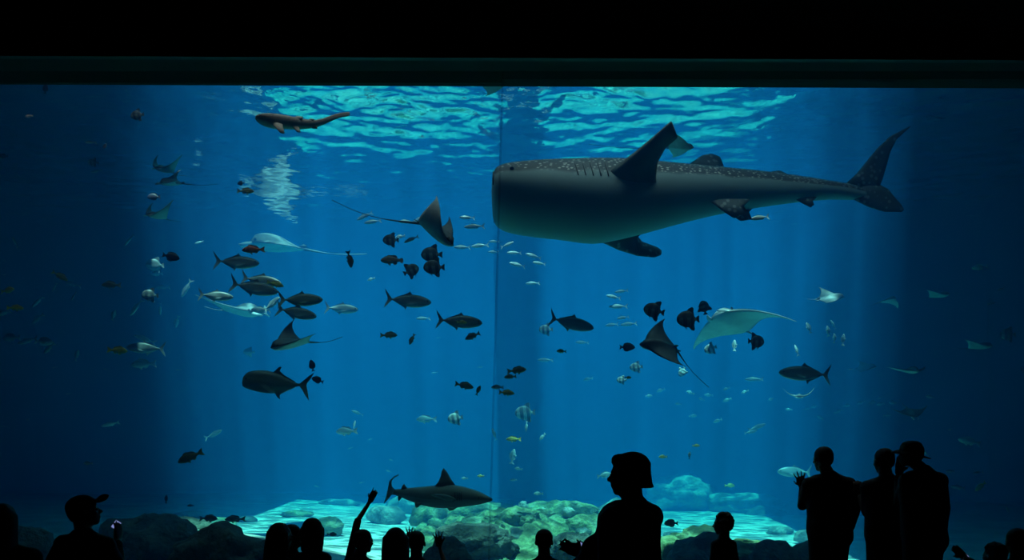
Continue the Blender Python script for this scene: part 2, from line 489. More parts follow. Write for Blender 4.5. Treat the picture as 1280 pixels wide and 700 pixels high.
# ---------------------------------------------------------------- fish: one mesh per kind and colouring, with its parts
def skin(name, back, side, belly, bars=None, spec=.45, speck=None, zmid=.0, zr=.12):
    """back, side and belly colour from top to bottom; bars = (colour, scale) for upright bands"""
    m, nt, ns, ln = nodes_of(name)
    bs = ns['Principled BSDF']; bs.inputs['Roughness'].default_value = 1 - spec
    tc = ns.new('ShaderNodeTexCoord'); sx = ns.new('ShaderNodeSeparateXYZ'); ln.new(tc.outputs['Object'], sx.inputs[0])
    nz = ns.new('ShaderNodeTexNoise'); nz.inputs['Scale'].default_value = 14; nz.inputs['Detail'].default_value = 4
    ln.new(tc.outputs['Object'], nz.inputs['Vector'])
    mr = ns.new('ShaderNodeMapRange'); mr.inputs[1].default_value = zmid - zr; mr.inputs[2].default_value = zmid + zr
    ln.new(sx.outputs['Z'], mr.inputs[0])
    ad = ns.new('ShaderNodeMath'); ad.operation = 'MULTIPLY_ADD'; ad.inputs[1].default_value = .16; ln.new(nz.outputs['Fac'], ad.inputs[0]); ln.new(mr.outputs[0], ad.inputs[2])
    r = ramp(ns, [(.22, belly), (.55, side), (.9, back)]); ln.new(ad.outputs[0], r.inputs[0])
    out = r.outputs[0]
    if bars:
        wv = ns.new('ShaderNodeTexWave'); wv.bands_direction = 'X'; wv.inputs['Scale'].default_value = bars[1]; wv.inputs['Distortion'].default_value = 1.2
        ln.new(tc.outputs['Object'], wv.inputs['Vector'])
        wr = ramp(ns, [(.42, (0,)*3), (.6, (1,)*3)]); ln.new(wv.outputs['Fac'], wr.inputs[0])
        mx = ns.new('ShaderNodeMix'); mx.data_type = 'RGBA'; ln.new(wr.outputs[0], mx.inputs[0]); ln.new(out, mx.inputs[6]); mx.inputs[7].default_value = (*bars[0], 1)
        out = mx.outputs[2]
    ln.new(out, bs.inputs['Base Color'])
    return m
SKIN = {
    'jack':   skin('jack_skin', (.06,.07,.07), (.18,.20,.20), (.42,.44,.43), spec=.6),
    'jackpale': skin('pale_jack_skin', (.14,.16,.17), (.28,.31,.31), (.5,.52,.5), spec=.6),
    'green':  skin('green_jack_skin', (.06,.08,.06), (.20,.24,.18), (.38,.40,.30), spec=.55),
    'silver': skin('silver_skin', (.20,.24,.25), (.40,.44,.44), (.5,.52,.5), spec=.6),
    'dim':    skin('dim_silver_skin', (.10,.13,.14), (.22,.26,.27), (.4,.42,.42), spec=.4),
    'bat':    skin('spadefish_skin', (.05,.05,.05), (.17,.18,.17), (.12,.12,.11), bars=((.02,.02,.02), 1.05)),
    'batpale': skin('pale_spadefish_skin', (.25,.3,.3), (.5,.56,.55), (.5,.55,.52), bars=((.10,.12,.12), 1.05)),
    'olive':  skin('olive_skin', (.10,.09,.03), (.24,.22,.08), (.34,.30,.12)),
    'yellow': skin('yellow_skin', (.34,.28,.05), (.72,.58,.08), (.75,.62,.2)),
    'brown':  skin('brown_skin', (.12,.07,.04), (.25,.15,.09), (.3,.22,.15)),
    'red':    skin('red_skin', (.55,.08,.03), (.75,.15,.05), (.6,.25,.1)),
    'purple': skin('purple_skin', (.015,.012,.03), (.03,.025,.06), (.03,.025,.05)),
    'grey':   skin('grey_fish_skin', (.06,.06,.05), (.14,.13,.10), (.25,.22,.16)),
    'pink':   skin('pink_skin', (.7,.35,.25), (.9,.5,.4), (.9,.6,.5)),
}
EYE_M = plain('fish_eye', (.01, .01, .012), .15)

def smooth_stations(st, n=20):
    """more stations between the given ones (Catmull-Rom)"""
    out = []; K = len(st) - 1
    for i in range(n + 1):
        u = i / n * K; k = min(int(u), K - 1); f = u - k
        p0, p1, p2, p3 = st[max(0, k-1)], st[k], st[k+1], st[min(K, k+2)]
        out.append([.5 * (2*b + (c-a)*f + (2*a-5*b+4*c-d)*f*f + (3*b-a-3*c+d)*f**3) for a, b, c, d in zip(p0, p1, p2, p3)])
    return out

BEND = .22
def bent(pts):
    return [(x, y - BEND * max(0, .1 - x) ** 2, z) for x, y, z in pts]

def fish_meshes(kind):
    """(body, [(part name, mesh builder)]) in a frame one fish-length long, snout at +X"""
    K = KINDS[kind]
    s = Shape(); rs = []
    for x, zt, zb, hw in smooth_stations(K['body']):
        c, h = (zt + zb) / 2, max(.002, (zt - zb) / 2); hw = max(.002, hw)
        rs.append(bent([(x, hw * math.copysign(abs(math.cos(a))**.9, math.cos(a)), c + h * math.sin(a)) for a in [i * 2 * math.pi / 14 for i in range(14)]]))
    s.rings(rs)
    parts = []
    for nm, outline, mode in K['fins']:
        f = Shape()
        if mode == 'mid':
            f.plate(bent([(x, 0, z) for x, z in outline]), (0, 1, 0), .012)
        else:      # a pair: out from both flanks
            for sd in (1, -1):
                q = [(x, sd * (mode + .25 * abs(x - outline[0][0])), z) for x, z in outline]
                f2 = Shape(); f2.plate(q, (0, 1, .2 * sd), .008); parts.append((nm, f2))
            continue
        parts.append((nm, f))
    for sd in (1, -1):
        e = Shape(); ex, ez, ey, er = K['eye']; e.ball((ex, sd * ey, ez), (er, er * .5, er), 8); parts.append(('eye', e))
    return s, parts

KINDS = {
 'jack': dict(
    body=[(.5,.005,-.012,.004),(.47,.045,-.045,.024),(.40,.085,-.085,.045),(.27,.125,-.12,.062),(.12,.14,-.14,.068),(-.03,.125,-.128,.062),(-.17,.08,-.085,.042),(-.28,.032,-.034,.02),(-.345,.016,-.016,.012),(-.36,.014,-.014,.008)],
    fins=[('dorsal_fin', [(.10,.12),(.03,.205),(-.01,.165),(-.10,.125),(-.28,.045),(-.27,.02),(-.1,.08),(.02,.10)], 'mid'),
          ('anal_fin', [(.0,-.10),(-.045,-.20),(-.07,-.155),(-.14,-.115),(-.28,-.045),(-.27,-.02),(-.1,-.08)], 'mid'),
          ('tail_fin', [(-.335,.014),(-.39,.075),(-.45,.15),(-.5,.215),(-.475,.12),(-.432,.03),(-.43,0),(-.432,-.03),(-.47,-.11),(-.495,-.20),(-.44,-.14),(-.39,-.075),(-.335,-.014)], 'mid'),
          ('pectoral_fin', [(.21,-.01),(.20,-.045),(.10,-.085),(.0,-.09),(.11,-.03)], .055)],
    eye=(.42, .018, .036, .02)),
 'trevally': dict(
    body=[(.5,.0,-.03,.004),(.485,.06,-.075,.03),(.43,.125,-.105,.055),(.31,.165,-.135,.075),(.14,.17,-.155,.08),(-.02,.135,-.14,.07),(-.15,.08,-.09,.045),(-.25,.03,-.038,.02),(-.32,.016,-.018,.012),(-.335,.014,-.014,.008)],
    fins=[('dorsal_fin', [(.07,.14),(-.02,.235),(-.05,.235),(-.03,.175),(-.10,.12),(-.26,.04),(-.25,.02),(-.1,.08),(.0,.11)], 'mid'),
          ('anal_fin', [(.03,-.13),(-.03,-.205),(-.06,-.225),(-.05,-.16),(-.13,-.11),(-.26,-.04),(-.25,-.02),(-.1,-.08)], 'mid'),
          ('tail_fin', [(-.31,.014),(-.37,.07),(-.44,.14),(-.5,.19),(-.46,.10),(-.415,.03),(-.41,0),(-.42,-.04),(-.44,-.12),(-.455,-.21),(-.40,-.14),(-.36,-.07),(-.31,-.014)], 'mid'),
          ('pectoral_fin', [(.22,-.02),(.20,-.06),(.09,-.12),(-.02,-.13),(.11,-.04)], .07)],
    eye=(.425, .03, .048, .022)),
 'spadefish': dict(
    body=[(.46,.0,-.03,.006),(.44,.09,-.09,.03),(.37,.20,-.18,.06),(.22,.30,-.28,.085),(.02,.33,-.32,.09),(-.16,.27,-.27,.07),(-.27,.12,-.13,.04),(-.33,.055,-.055,.022),(-.37,.05,-.05,.014)],
    fins=[('dorsal_fin', [(.08,.29),(-.06,.41),(-.20,.47),(-.27,.40),(-.25,.27),(-.28,.12),(-.2,.12),(-.1,.25)], 'mid'),
          ('anal_fin', [(.02,-.28),(-.10,-.41),(-.21,-.46),(-.27,-.39),(-.25,-.26),(-.28,-.12),(-.2,-.12),(-.1,-.25)], 'mid'),
          ('tail_fin', [(-.34,.05),(-.42,.12),(-.5,.145),(-.485,.05),(-.48,0),(-.485,-.05),(-.5,-.145),(-.42,-.12),(-.34,-.05)], 'mid'),
          ('pelvic_fin', [(.18,-.26),(.13,-.28),(.05,-.43),(.09,-.34)], .03),
          ('pectoral_fin', [(.2,-.02),(.19,-.08),(.08,-.10),(.07,-.01)], .085)],
    eye=(.37, .06, .052, .028)),
 'snapper': dict(
    body=[(.5,-.01,-.025,.004),(.46,.045,-.06,.03),(.37,.115,-.105,.055),(.24,.165,-.14,.072),(.08,.165,-.145,.07),(-.08,.12,-.115,.052),(-.2,.065,-.07,.03),(-.29,.048,-.048,.018),(-.34,.05,-.05,.01)],
    fins=[('dorsal_fin', [(.24,.15),(.2,.215),(.08,.225),(-.02,.185),(-.1,.19),(-.2,.12),(-.22,.05),(-.1,.08),(.05,.12)], 'mid'),
          ('anal_fin', [(-.03,-.11),(-.07,-.18),(-.16,-.15),(-.21,-.06),(-.1,-.08)], 'mid'),
          ('tail_fin', [(-.31,.048),(-.40,.11),(-.5,.15),(-.46,.05),(-.45,0),(-.46,-.05),(-.5,-.15),(-.40,-.11),(-.31,-.048)], 'mid'),
          ('pelvic_fin', [(.18,-.125),(.1,-.21),(.06,-.2),(.1,-.13)], .03),
          ('pectoral_fin', [(.22,-.02),(.2,-.06),(.07,-.09),(.08,-.03)], .065)],
    eye=(.39, .04, .05, .026)),
 'surgeonfish': dict(
    body=[(.48,-.01,-.03,.005),(.45,.06,-.08,.03),(.36,.16,-.15,.055),(.2,.225,-.21,.07),(.0,.235,-.22,.07),(-.16,.17,-.165,.05),(-.27,.065,-.065,.026),(-.33,.04,-.04,.012)],
    fins=[('dorsal_fin', [(.28,.18),(.2,.27),(-.02,.29),(-.2,.24),(-.25,.09),(-.1,.18),(.1,.21)], 'mid'),
          ('anal_fin', [(.12,-.2),(.06,-.27),(-.1,-.27),(-.2,-.22),(-.25,-.09),(-.1,-.18)], 'mid'),
          ('tail_fin', [(-.31,.04),(-.4,.12),(-.5,.17),(-.45,.05),(-.445,0),(-.45,-.05),(-.5,-.17),(-.4,-.12),(-.31,-.04)], 'mid'),
          ('pectoral_fin', [(.22,-.01),(.2,-.06),(.09,-.08),(.1,.0)], .065)],
    eye=(.37, .06, .05, .024)),
 'fusilier': dict(
    body=[(.5,.0,-.012,.004),(.46,.04,-.04,.022),(.37,.075,-.075,.04),(.22,.105,-.105,.052),(.06,.11,-.11,.052),(-.1,.085,-.085,.042),(-.22,.045,-.045,.025),(-.31,.02,-.02,.012),(-.35,.018,-.018,.006)],
    fins=[('dorsal_fin', [(.2,.09),(.14,.145),(0,.125),(-.18,.07),(-.2,.03),(0,.08)], 'mid'),
          ('anal_fin', [(-.02,-.08),(-.06,-.14),(-.18,-.08),(-.2,-.03)], 'mid'),
          ('tail_fin', [(-.33,.018),(-.41,.09),(-.5,.155),(-.45,.05),(-.415,0),(-.45,-.05),(-.5,-.155),(-.41,-.09),(-.33,-.018)], 'mid'),
          ('pectoral_fin', [(.24,-.01),(.22,-.04),(.12,-.055),(.14,-.01)], .047)],
    eye=(.42, .015, .032, .02)),
 'grouper': dict(
    body=[(.5,-.02,-.05,.006),(.46,.05,-.09,.045),(.36,.12,-.14,.08),(.2,.175,-.17,.095),(.03,.175,-.165,.09),(-.13,.13,-.13,.065),(-.24,.085,-.085,.04),(-.32,.07,-.07,.02),(-.35,.068,-.068,.012)],
    fins=[('dorsal_fin', [(.24,.15),(.18,.215),(.02,.21),(-.08,.225),(-.2,.2),(-.26,.1),(-.1,.11),(.1,.15)], 'mid'),
          ('anal_fin', [(-.02,-.13),(-.08,-.21),(-.2,-.2),(-.25,-.08),(-.1,-.1)], 'mid'),
          ('tail_fin', [(-.33,.068),(-.42,.12),(-.48,.09),(-.5,0),(-.48,-.09),(-.42,-.12),(-.33,-.068)], 'mid'),
          ('pelvic_fin', [(.2,-.15),(.12,-.24),(.06,-.22),(.1,-.15)], .04),
          ('pectoral_fin', [(.22,-.03),(.2,-.1),(.06,-.12),(.07,-.03)], .09)],
    eye=(.38, .06, .066, .024)),
}
_made = {}
def fish(kind, pal, px, py, L, ang, D, label, yaw=0, roll=0, group=None, cat='fish', name=None):
    """a fish whose middle shows at (px, py), L pixels long, swimming towards ang (0 right, 180 left, 90 up), yaw degrees out of the picture"""
    key = (kind, pal, L >= 15)
    if key not in _made:
        sh, parts = fish_meshes(kind)
        if L < 15:                 # too small to show its parts
            for _n, f in parts[:-2]: sh.add(f.v, f.f)
            parts = []
        _made[key] = (sh.mesh(kind, SKIN[pal]), [(n, f.mesh(n, EYE_M if n == 'eye' else SKIN[pal], n == 'eye')) for n, f in parts])
    body, parts = _made[key]
    o = link(name or kind, body)
    for n, me in parts:
        link(n, me, o)
    a, y = R(ang), R(yaw)
    f = Vector((math.cos(a) * math.cos(y), -math.sin(y), math.sin(a) * math.cos(y)))
    up = Vector((0, 0, 1)) if abs(f.z) < .85 else Vector((-math.copysign(1, math.cos(a) or 1) * f.z, 0, .3))
    lft = up.cross(f).normalized(); up = f.cross(lft)
    M = Matrix((f, lft, up)).transposed() @ Matrix.Rotation(R(roll), 3, 'X')
    sz = L / max(.45, math.cos(y)) / F * D
    o.matrix_world = Matrix.Translation(P(px, py, D)) @ M.to_4x4() @ Matrix.Scale(sz, 4)
    if o.location.z > 7.7: print('HIGH', label, o.location.z)
    return tag(o, label, cat, group)

SCHOOL = [
 # --- big jacks and trevallies
 ('jack','jack',296,328,56,-2,14.5,'dark jack with a bright back edge, topmost of the jack school at left'),
 ('jack','jack',318,360,60,-10,14.2,'largest dark jack of the school at left, tail raised, swimming right'),
 ('jack','jack',327,351,50,-8,15.2,'jack half hidden above the largest dark jack'),
 ('jack','jack',270,370,42,-3,15.5,'dark jack at the left end of the jack school'),
 ('jack','green',376,375,56,0,13.8,'dark jack with a bright back line just above another one at the school right end'),
 ('jack','jack',371,391,52,-12,14.2,'dark jack swimming slightly down below the one with bright back line'),
 ('jack','jackpale',427,386,42,-4,17,'pale silver jack leading the jack school to the right'),
 ('jack','jack',510,376,58,-4,14.4,'dark jack with pale belly left of centre below the dark spadefish'),
 ('jack','jack',574,402,58,-4,13.8,'dark jack with bright back nicks and small yellow fish at its flank'),
 ('jack','jack',714,404,58,-12,14.6,'dark jack right of the window joint with its tail raised'),
 ('jack','jack',1007,467,66,177,15,'lone dark jack on the right swimming left below the pale manta'),
 ('trevally','green',346,479,88,176,13.2,'biggest green-dark trevally with pale-edged forked tail, swimming left'),
 ('jack','jack',182,435,48,178,16,'dim dark jack at left with pale fish above and below it'),
 ('jack','dim',326,387,24,180,17,'small dim jack below the largest dark jack'),
 ('jack','dim',340,380,26,40,16.5,'dim jack turned upward behind the school with its tail curled'),
 ('jack','silver',994,590,46,178,22,'pale jack close to the head of the man with raised fingers'),
 # --- spadefish
 ('spadefish','bat',488,300,21,180,14.5,'dark spadefish topmost left of the spotted ray'),
 ('spadefish','bat',539,318,28,180,13.8,'dark round spadefish directly under the head of the eagle ray'),
 ('spadefish','bat',542,334,28,182,13.4,'dark round spadefish lowest of the two under the eagle ray'),
 ('spadefish','bat',514,338,22,30,14.2,'dark spadefish tilted upward left of the pair under the eagle ray'),
 ('grouper','brown',490,325,28,180,13.8,'brown blotched grouper between the dark spadefish'),
 ('spadefish','bat',817,388,27,165,13.2,'dark banded spadefish below the lower fin of the whale shark'),
 ('spadefish','bat',860,399,32,184,13,'dark banded spadefish touching the left side of the white manta'),
 ('spadefish','bat',880,384,19,100,14.5,'dark spadefish turned upright above the left wing of the white manta'),
 ('spadefish','batpale',888,436,18,200,17,'pale banded spadefish under the white manta at its left'),
 ('spadefish','bat',945,427,24,0,14.4,'dark spadefish under the right side of the white manta'),
 ('spadefish','batpale',682,412,18,180,18,'pale round spadefish at the tail of the jack right of the joint'),
 ('spadefish','batpale',795,459,17,185,18,'pale round banded spadefish below the dark-winged ray'),
 ('spadefish','bat',171,144,18,190,13.4,'dark round spadefish alone near the water surface at upper left'),
 ('spadefish','bat',116,203,13,180,14.6,'dark dot of a spadefish at far upper left with pale glints below'),
 ('spadefish','bat',187,369,21,180,16,'dark spadefish at left with a pale streaking fish at its tail'),
 ('spadefish','dim',193,331,22,180,17,'hazy dark spadefish at left under the purple fish'),
 ('spadefish','batpale',1260,418,22,180,17,'dim banded spadefish near the right edge'),
 ('spadefish','batpale',656,516,27,184,19,'pale banded fish, the largest in the dark band of water'),
 ('spadefish','batpale',777,475,13,180,18,'pale spadefish with a tiny yellow fish at its tail'),
 ('spadefish','batpale',853,465,14,240,19,'small pale spadefish right of the long tail of the dark-winged ray'),
 ('spadefish','batpale',569,523,20,190,18,'pale spadefish with bright rim left of the window joint'),
 # --- snappers, grunts and others near the glass
 ('snapper','red',317,312,27,186,12.8,'red-orange fish in front of the white glowing manta at left'),
 ('snapper','brown',437,324,21,-80,13.2,'small brown fish swimming straight down left of centre'),
 ('snapper','olive',486,419,22,0,14,'olive fish in mid water below the dark jack left of centre'),
 ('snapper','olive',515,424,15,245,14.2,'small olive fish nosing down beside the olive one in mid water'),
 ('snapper','brown',591,420,21,205,13.4,'brown-orange fish with yellow tail under the jack with bright back nicks'),
 ('snapper','yellow',577,403,13,0,13.2,'small yellow fish at the flank of the jack with bright back nicks'),
 ('snapper','olive',580,482,24,-10,13.2,'dark olive fish with green tail left of the window joint'),
 ('snapper','olive',598,488,13,65,13.4,'small dark fish nosing up right behind the dark olive one'),
 ('snapper','olive',646,463,24,5,13.2,'upper olive fish of the pair right of the window joint'),
 ('snapper','olive',638,471,16,185,13.4,'lower smaller olive fish of the pair right of the window joint'),
 ('snapper','yellow',633,491,20,-4,13,'olive-yellow fish just below the olive pair at the joint'),
 ('snapper','dim',622,484,16,180,15,'hazy grey fish behind the olive-yellow fish at the joint'),
 ('snapper','yellow',702,439,13,180,14,'small yellow-backed fish below the jack right of the joint'),
 ('surgeonfish','purple',784,434,20,0,13.4,'dark purple fish left of the dark-winged ray'),
 ('snapper','yellow',785,472,9,0,14,'tiny yellow fish at the tail of a pale spadefish'),
 ('snapper','olive',238,571,33,205,12.8,'yellow-olive fish alone low at left swimming down'),
 ('snapper','olive',307,239,21,0,13.4,'brown-yellow fish beside the bright glint high at left'),
 ('surgeonfish','purple',301,229,10,180,14,'tiny dark fish just above the brown-yellow fish by the glint'),
 ('surgeonfish','purple',214,321,22,-12,13,'dark purple fish alone at left above the hazy spadefish'),
 ('surgeonfish','purple',390,457,15,100,13.6,'upright dark purple fish above the tail of the biggest trevally'),
 ('surgeonfish','purple',397,475,16,160,13.4,'dark purple fish touching the tail of the biggest trevally'),
 ('snapper','grey',139,356,24,180,14,'brown-grey fish alone in dark water at left'),
 ('snapper','yellow',10,363,19,10,13.4,'upper yellow fish at the left edge'),
 ('snapper','yellow',19,385,20,0,13.2,'lower yellow fish at the left edge'),
 ('snapper','yellow',147,438,26,-4,13.2,'yellow fish nose to nose with the dim dark jack at left'),
 ('snapper','olive',75,345,20,-30,13.8,'dim greenish fish swimming down in the dark at left'),
 ('snapper','yellow',344,355,20,-12,13.6,'olive-yellow fish at the snout of the jack half hidden in the school'),
 ('snapper','yellow',642,549,19,180,17,'bright green-yellow fish in the dark band above the reef mound'),
 ('snapper','yellow',601,595,9,180,18,'small bright green fish above the snout of the grey shark'),
 ('snapper','yellow',829,571,12,180,17,'striped yellow-green fish right of the standing woman'),
 ('snapper','yellow',870,557,10,0,17,'upper of two small green fish right of the standing woman'),
 ('snapper','batpale',862,569,9,90,17,'lower upright one of two small green fish right of the standing woman'),
 ('snapper','yellow',912,607,14,0,24,'dim greenish fish over the hazy ledge above the curly-haired child'),
 ('snapper','pink',36,145,11,185,13,'small pink fish high in the dark at far left'),
 ('surgeonfish','purple',57,111,13,80,12.5,'dark upright fish under the window head at far left'),
 ('surgeonfish','purple',4,195,12,180,14,'dark fish cut by the left edge high up'),
 ('surgeonfish','purple',131,183,9,80,13.6,'tiny dark upright fish high at left'),
 ('fusilier','dim',113,178,15,180,14,'dim fish with pale flank just left of the tiny dark upright fish'),
 ('fusilier','dim',120,214,15,190,15,'pale glinting fish below the dark dot of a spadefish'),
 ('surgeonfish','purple',192,246,17,180,15,'flat dark fish between two rays high at left'),
 ('fusilier','jack',514,299,20,200,15,'dark slim fish behind the tail of the eagle ray'),
 ('fusilier','jack',584,272,20,180,17,'upper of two dim slim fish left of the whale shark mouth'),
 ('fusilier','jack',593,283,26,180,16.5,'lower of two dim slim fish left of the whale shark mouth'),
 ('snapper','grey',261,648,23,0,15,'dark fish over the bright sand at lower left'),
 ('snapper','grey',294,649,24,180,15.4,'dark fish swimming left over the bright sand at lower left'),
 ('snapper','grey',415,668,13,0,15,'dark fish over bright sand between two children'),
 ('surgeonfish','grey',839,654,18,180,14,'dark oval fish over sand right of the standing woman'),
 ('snapper','purple',208,624,11,85,15,'small dark upright fish low at left above the boulders'),
 ('snapper','purple',238,632,8,180,15,'tiny dark fish above the sand at lower left'),
 ('snapper','dim',110,579,12,180,16,'dim fish low in the dark above the man in the cap'),
 ('fusilier','jack',950,272,26,190,15,'slim grey fish trailing under the belly of the whale shark'),
 # --- silvery fish
 ('fusilier','silver',456,270,22,205,17,'pale slim fish under the end of the eagle ray tail, upper of two'),
 ('fusilier','silver',466,277,22,190,17,'pale slim fish under the end of the eagle ray tail, lower of two'),
 ('fusilier','silver',508,277,21,182,17,'pale slim fish where the tail meets the eagle ray'),
 ('fusilier','silver',526,273,22,210,18,'pale slim fish half hidden behind the eagle ray'),
 ('snapper','silver',500,296,13,190,17,'small bright fish right of the topmost dark spadefish'),
 ('fusilier','dim',578,309,21,185,18,'dim slim fish right of the eagle ray head'),
 ('fusilier','silver',600,307,22,182,18,'silver slim fish with bright back right of the eagle ray head'),
 ('fusilier','silver',618,302,14,180,19,'topmost small silver fish under the whale shark chin'),
 ('fusilier','silver',634,306,17,20,18,'bright forked silver fish under the whale shark chin'),
 ('fusilier','silver',617,315,14,180,19,'small silver fish on the window joint under the whale shark'),
 ('fusilier','silver',643,316,19,182,18,'oval silver fish second in the line under the whale shark'),
 ('fusilier','silver',667,320,21,165,18,'silver fish swimming upward at the line end under the whale shark'),
 ('fusilier','silver',674,329,17,175,18.5,'silver fish just below the last of the line under the whale shark'),
 ('fusilier','silver',647,331,21,172,18,'silver fish in the dark band below the line of silver fish'),
 ('fusilier','silver',666,354,18,182,19,'lone silver fish lowest in the dark band under the whale shark'),
 ('fusilier','silver',777,364,17,188,19,'topmost of the stack of silver fish right of the dark band'),
 ('fusilier','silver',767,371,19,170,18.5,'second silver fish down in the stack right of the dark band'),
 ('fusilier','silver',773,383,23,180,18.5,'third silver fish down in the stack right of the dark band'),
 ('fusilier','silver',779,397,16,190,19,'fourth silver fish down with bright head in the stack'),
 ('fusilier','silver',786,405,20,184,20,'fifth silver fish in the stack right of the dark band'),
 ('fusilier','dim',765,406,18,190,21,'faint lowest fish at the left of the silver stack'),
 ('fusilier','silver',161,300,18,225,18,'pale fish slanting down between the dark jacks and the left dark'),
 ('fusilier','silver',170,384,26,232,17,'bright pale fish streaking down at left under a dark spadefish'),
 ('fusilier','silver',200,386,15,265,18,'small pale fish nose down at left'),
 ('snapper','silver',221,402,15,250,19,'pale blurred fish right of the small nose-down fish'),
 ('fusilier','silver',233,360,26,245,18,'pale fish slanting down left of the dark jack school'),
 ('fusilier','dim',203,359,20,180,20,'faint flat fish right of the dark spadefish at left'),
 ('snapper','silver',196,342,16,180,20,'pale fish under the hazy dark spadefish at left'),
 ('fusilier','silver',181,424,28,160,17,'pale streaked fish above the dim dark jack'),
 ('snapper','silver',179,455,32,182,17,'bright pale fish beneath the dim dark jack'),
 ('fusilier','silver',138,530,21,195,18,'slim pale fish alone low at left'),
 ('snapper','dim',96,444,15,70,19,'round pale fish left of the yellow fish at left'),
 ('snapper','dim',142,394,14,70,20,'faint oval fish right of centre in the dark left water'),
 ('fusilier','dim',47,377,18,235,19,'pale slanting fish right of the lower yellow fish at the edge'),
 ('snapper','dim',47,398,19,215,19,'hazy fish below the slanting pale fish at far left'),
 ('fusilier','dim',92,370,12,235,19,'tiny pale slanting fish in the dark left water'),
 ('fusilier','dim',91,355,22,165,20,'faint slim fish beside the dim greenish fish at left'),
 ('fusilier','dim',68,359,13,250,21,'very faint upright fish under the dim greenish fish'),
 ('fusilier','dim',19,303,14,110,19,'faint upright fish alone high in the dark at far left'),
 ('snapper','dim',4,391,18,200,18,'pale fish cut by the left edge under the lower yellow fish'),
 ('surgeonfish','jack',55,427,20,0,16,'dark fish in the hazy cluster at far left'),
 ('fusilier','dim',34,426,26,195,18,'pale slim fish in the middle of the hazy cluster at far left'),
 ('snapper','dim',61,435,20,220,17.5,'pale fish at the right end of the hazy cluster at far left'),
 ('snapper','dim',14,422,25,180,18.5,'hazy fish at the left end of the cluster at far left'),
 ('fusilier','silver',249,303,11,200,20,'tiny pale fish above the topmost dark jack'),
 ('snapper','silver',464,349,10,200,20,'tiny round pale fish left of the dark spadefish group'),
 ('fusilier','dim',529,398,18,180,20,'faint slim fish between two dark jacks in mid water'),
 ('snapper','silver',433,539,28,182,18,'pale fish with a bright dorsal glint above the grey shark tail'),
 ('fusilier','silver',443,531,11,80,18.5,'small bright upright fish crossing the pale fish above the grey shark'),
 ('snapper','dim',533,524,26,180,21,'faint oval fish left of the bright-rimmed pale spadefish'),
 ('fusilier','dim',447,516,16,160,22,'faint sloping fish above the pale fish with dorsal glint'),
 ('fusilier','dim',267,543,25,25,20,'faint slim fish above the lone yellow-olive fish at left'),
 ('spadefish','dim',311,440,14,180,20,'faint round fish above the biggest trevally'),
 ('snapper','silver',755,594,20,10,20,'pale fish at the face of the standing woman'),
 ('snapper','dim',641,571,20,80,20,'faint upright oval fish in the dark band above the mound'),
 ('snapper','silver',673,617,12,180,20,'pale fish just over the crest of the reef mound'),
 ('snapper','silver',648,586,10,170,20,'small pale fish right of the joint, upper of two over the mound'),
 ('snapper','silver',642,600,9,180,20,'small pale fish right of the joint, lower of two over the mound'),
 ('snapper','silver',678,546,11,230,20,'round pale fish right of the bright green-yellow fish'),
 ('fusilier','dim',658,533,15,265,20,'faint upright fish under the largest banded fish of the dark band'),
 ('fusilier','silver',618,543,16,110,19,'pale fish shape standing in for glints on the window joint low down'),  # fish shape added to imitate glints on the joint
 ('snapper','silver',581,598,9,180,20,'small pale fish above the dorsal fin of the grey shark'),
 ('fusilier','dim',682,450,20,180,21,'faint slim fish below the small yellow-backed fish'),
 ('fusilier','dim',728,428,18,180,22,'faint slim fish under the jack right of the joint'),
 ('snapper','silver',918,432,15,85,19,'small bright upright fish under the middle of the white manta'),
 ('snapper','silver',1011,410,15,110,18,'bright upright fish, leftmost of the five right of the white manta'),
 ('snapper','silver',1035,414,14,100,18.5,'bright upright fish second of the five right of the white manta'),
 ('fusilier','dim',1042,406,14,130,20,'faint slanting fish topmost of the five right of the white manta'),
 ('snapper','silver',1043,423,12,95,18.5,'small upright fish lowest of the five right of the white manta'),
 ('snapper','silver',1054,425,15,85,17.5,'brightest upright fish, rightmost of the five beside the white manta'),
 ('fusilier','silver',996,438,15,105,18.5,'upright pale fish below the five, nearer the white manta'),
 ('snapper','silver',1225,334,18,185,18,'pale oval fish high near the right edge'),
 ('fusilier','dim',1251,361,10,200,19,'tiny faint fish near the right edge below the pale oval one'),
 ('fusilier','dim',1239,379,13,15,19,'small faint fish near the right edge above the banded spadefish'),
 ('snapper','dim',1278,463,10,90,18,'fish cut by the right edge of the picture'),
 ('snapper','silver',1212,552,26,165,19,'pale long fish low at right above the couple'),
 ('snapper','yellow',1226,608,19,215,17,'bright greenish fish low at right'),
 ('fusilier','dim',1198,609,22,172,18,'pale green fish left of the bright greenish one low at right'),
 ('fusilier','dim',1188,589,15,180,19,'faint fish above the pale green one low at right'),
 ('fusilier','dim',1223,591,16,190,19,'faint fish just above the bright greenish one low at right'),
 ('fusilier','dim',1260,638,11,110,18,'faint upright fish above the heads in the right corner'),
 ('fusilier','dim',1188,537,8,180,20,'tiny faint fish above the pale long fish at right'),
 ('fusilier','silver',1157,566,11,130,19,'small pale fish right of the hat'),
 ('snapper','dim',1163,496,11,170,20,'small faint fish right of the head-on ray'),
 ('fusilier','dim',946,534,24,20,22,'faint pale fish in open water above the man with raised fingers, upper of two'),
 ('fusilier','dim',938,540,18,10,23,'faint pale fish in open water above the man with raised fingers, lower of two'),
 ('fusilier','dim',943,474,22,180,22,'faint slim fish left of the lone dark jack'),
]
for row in SCHOOL:
    rnd = random.Random(row[2] * 13 + row[3])
    fish(*row, yaw=rnd.uniform(-18, 18) if row[4] < 40 else rnd.uniform(-8, 8))
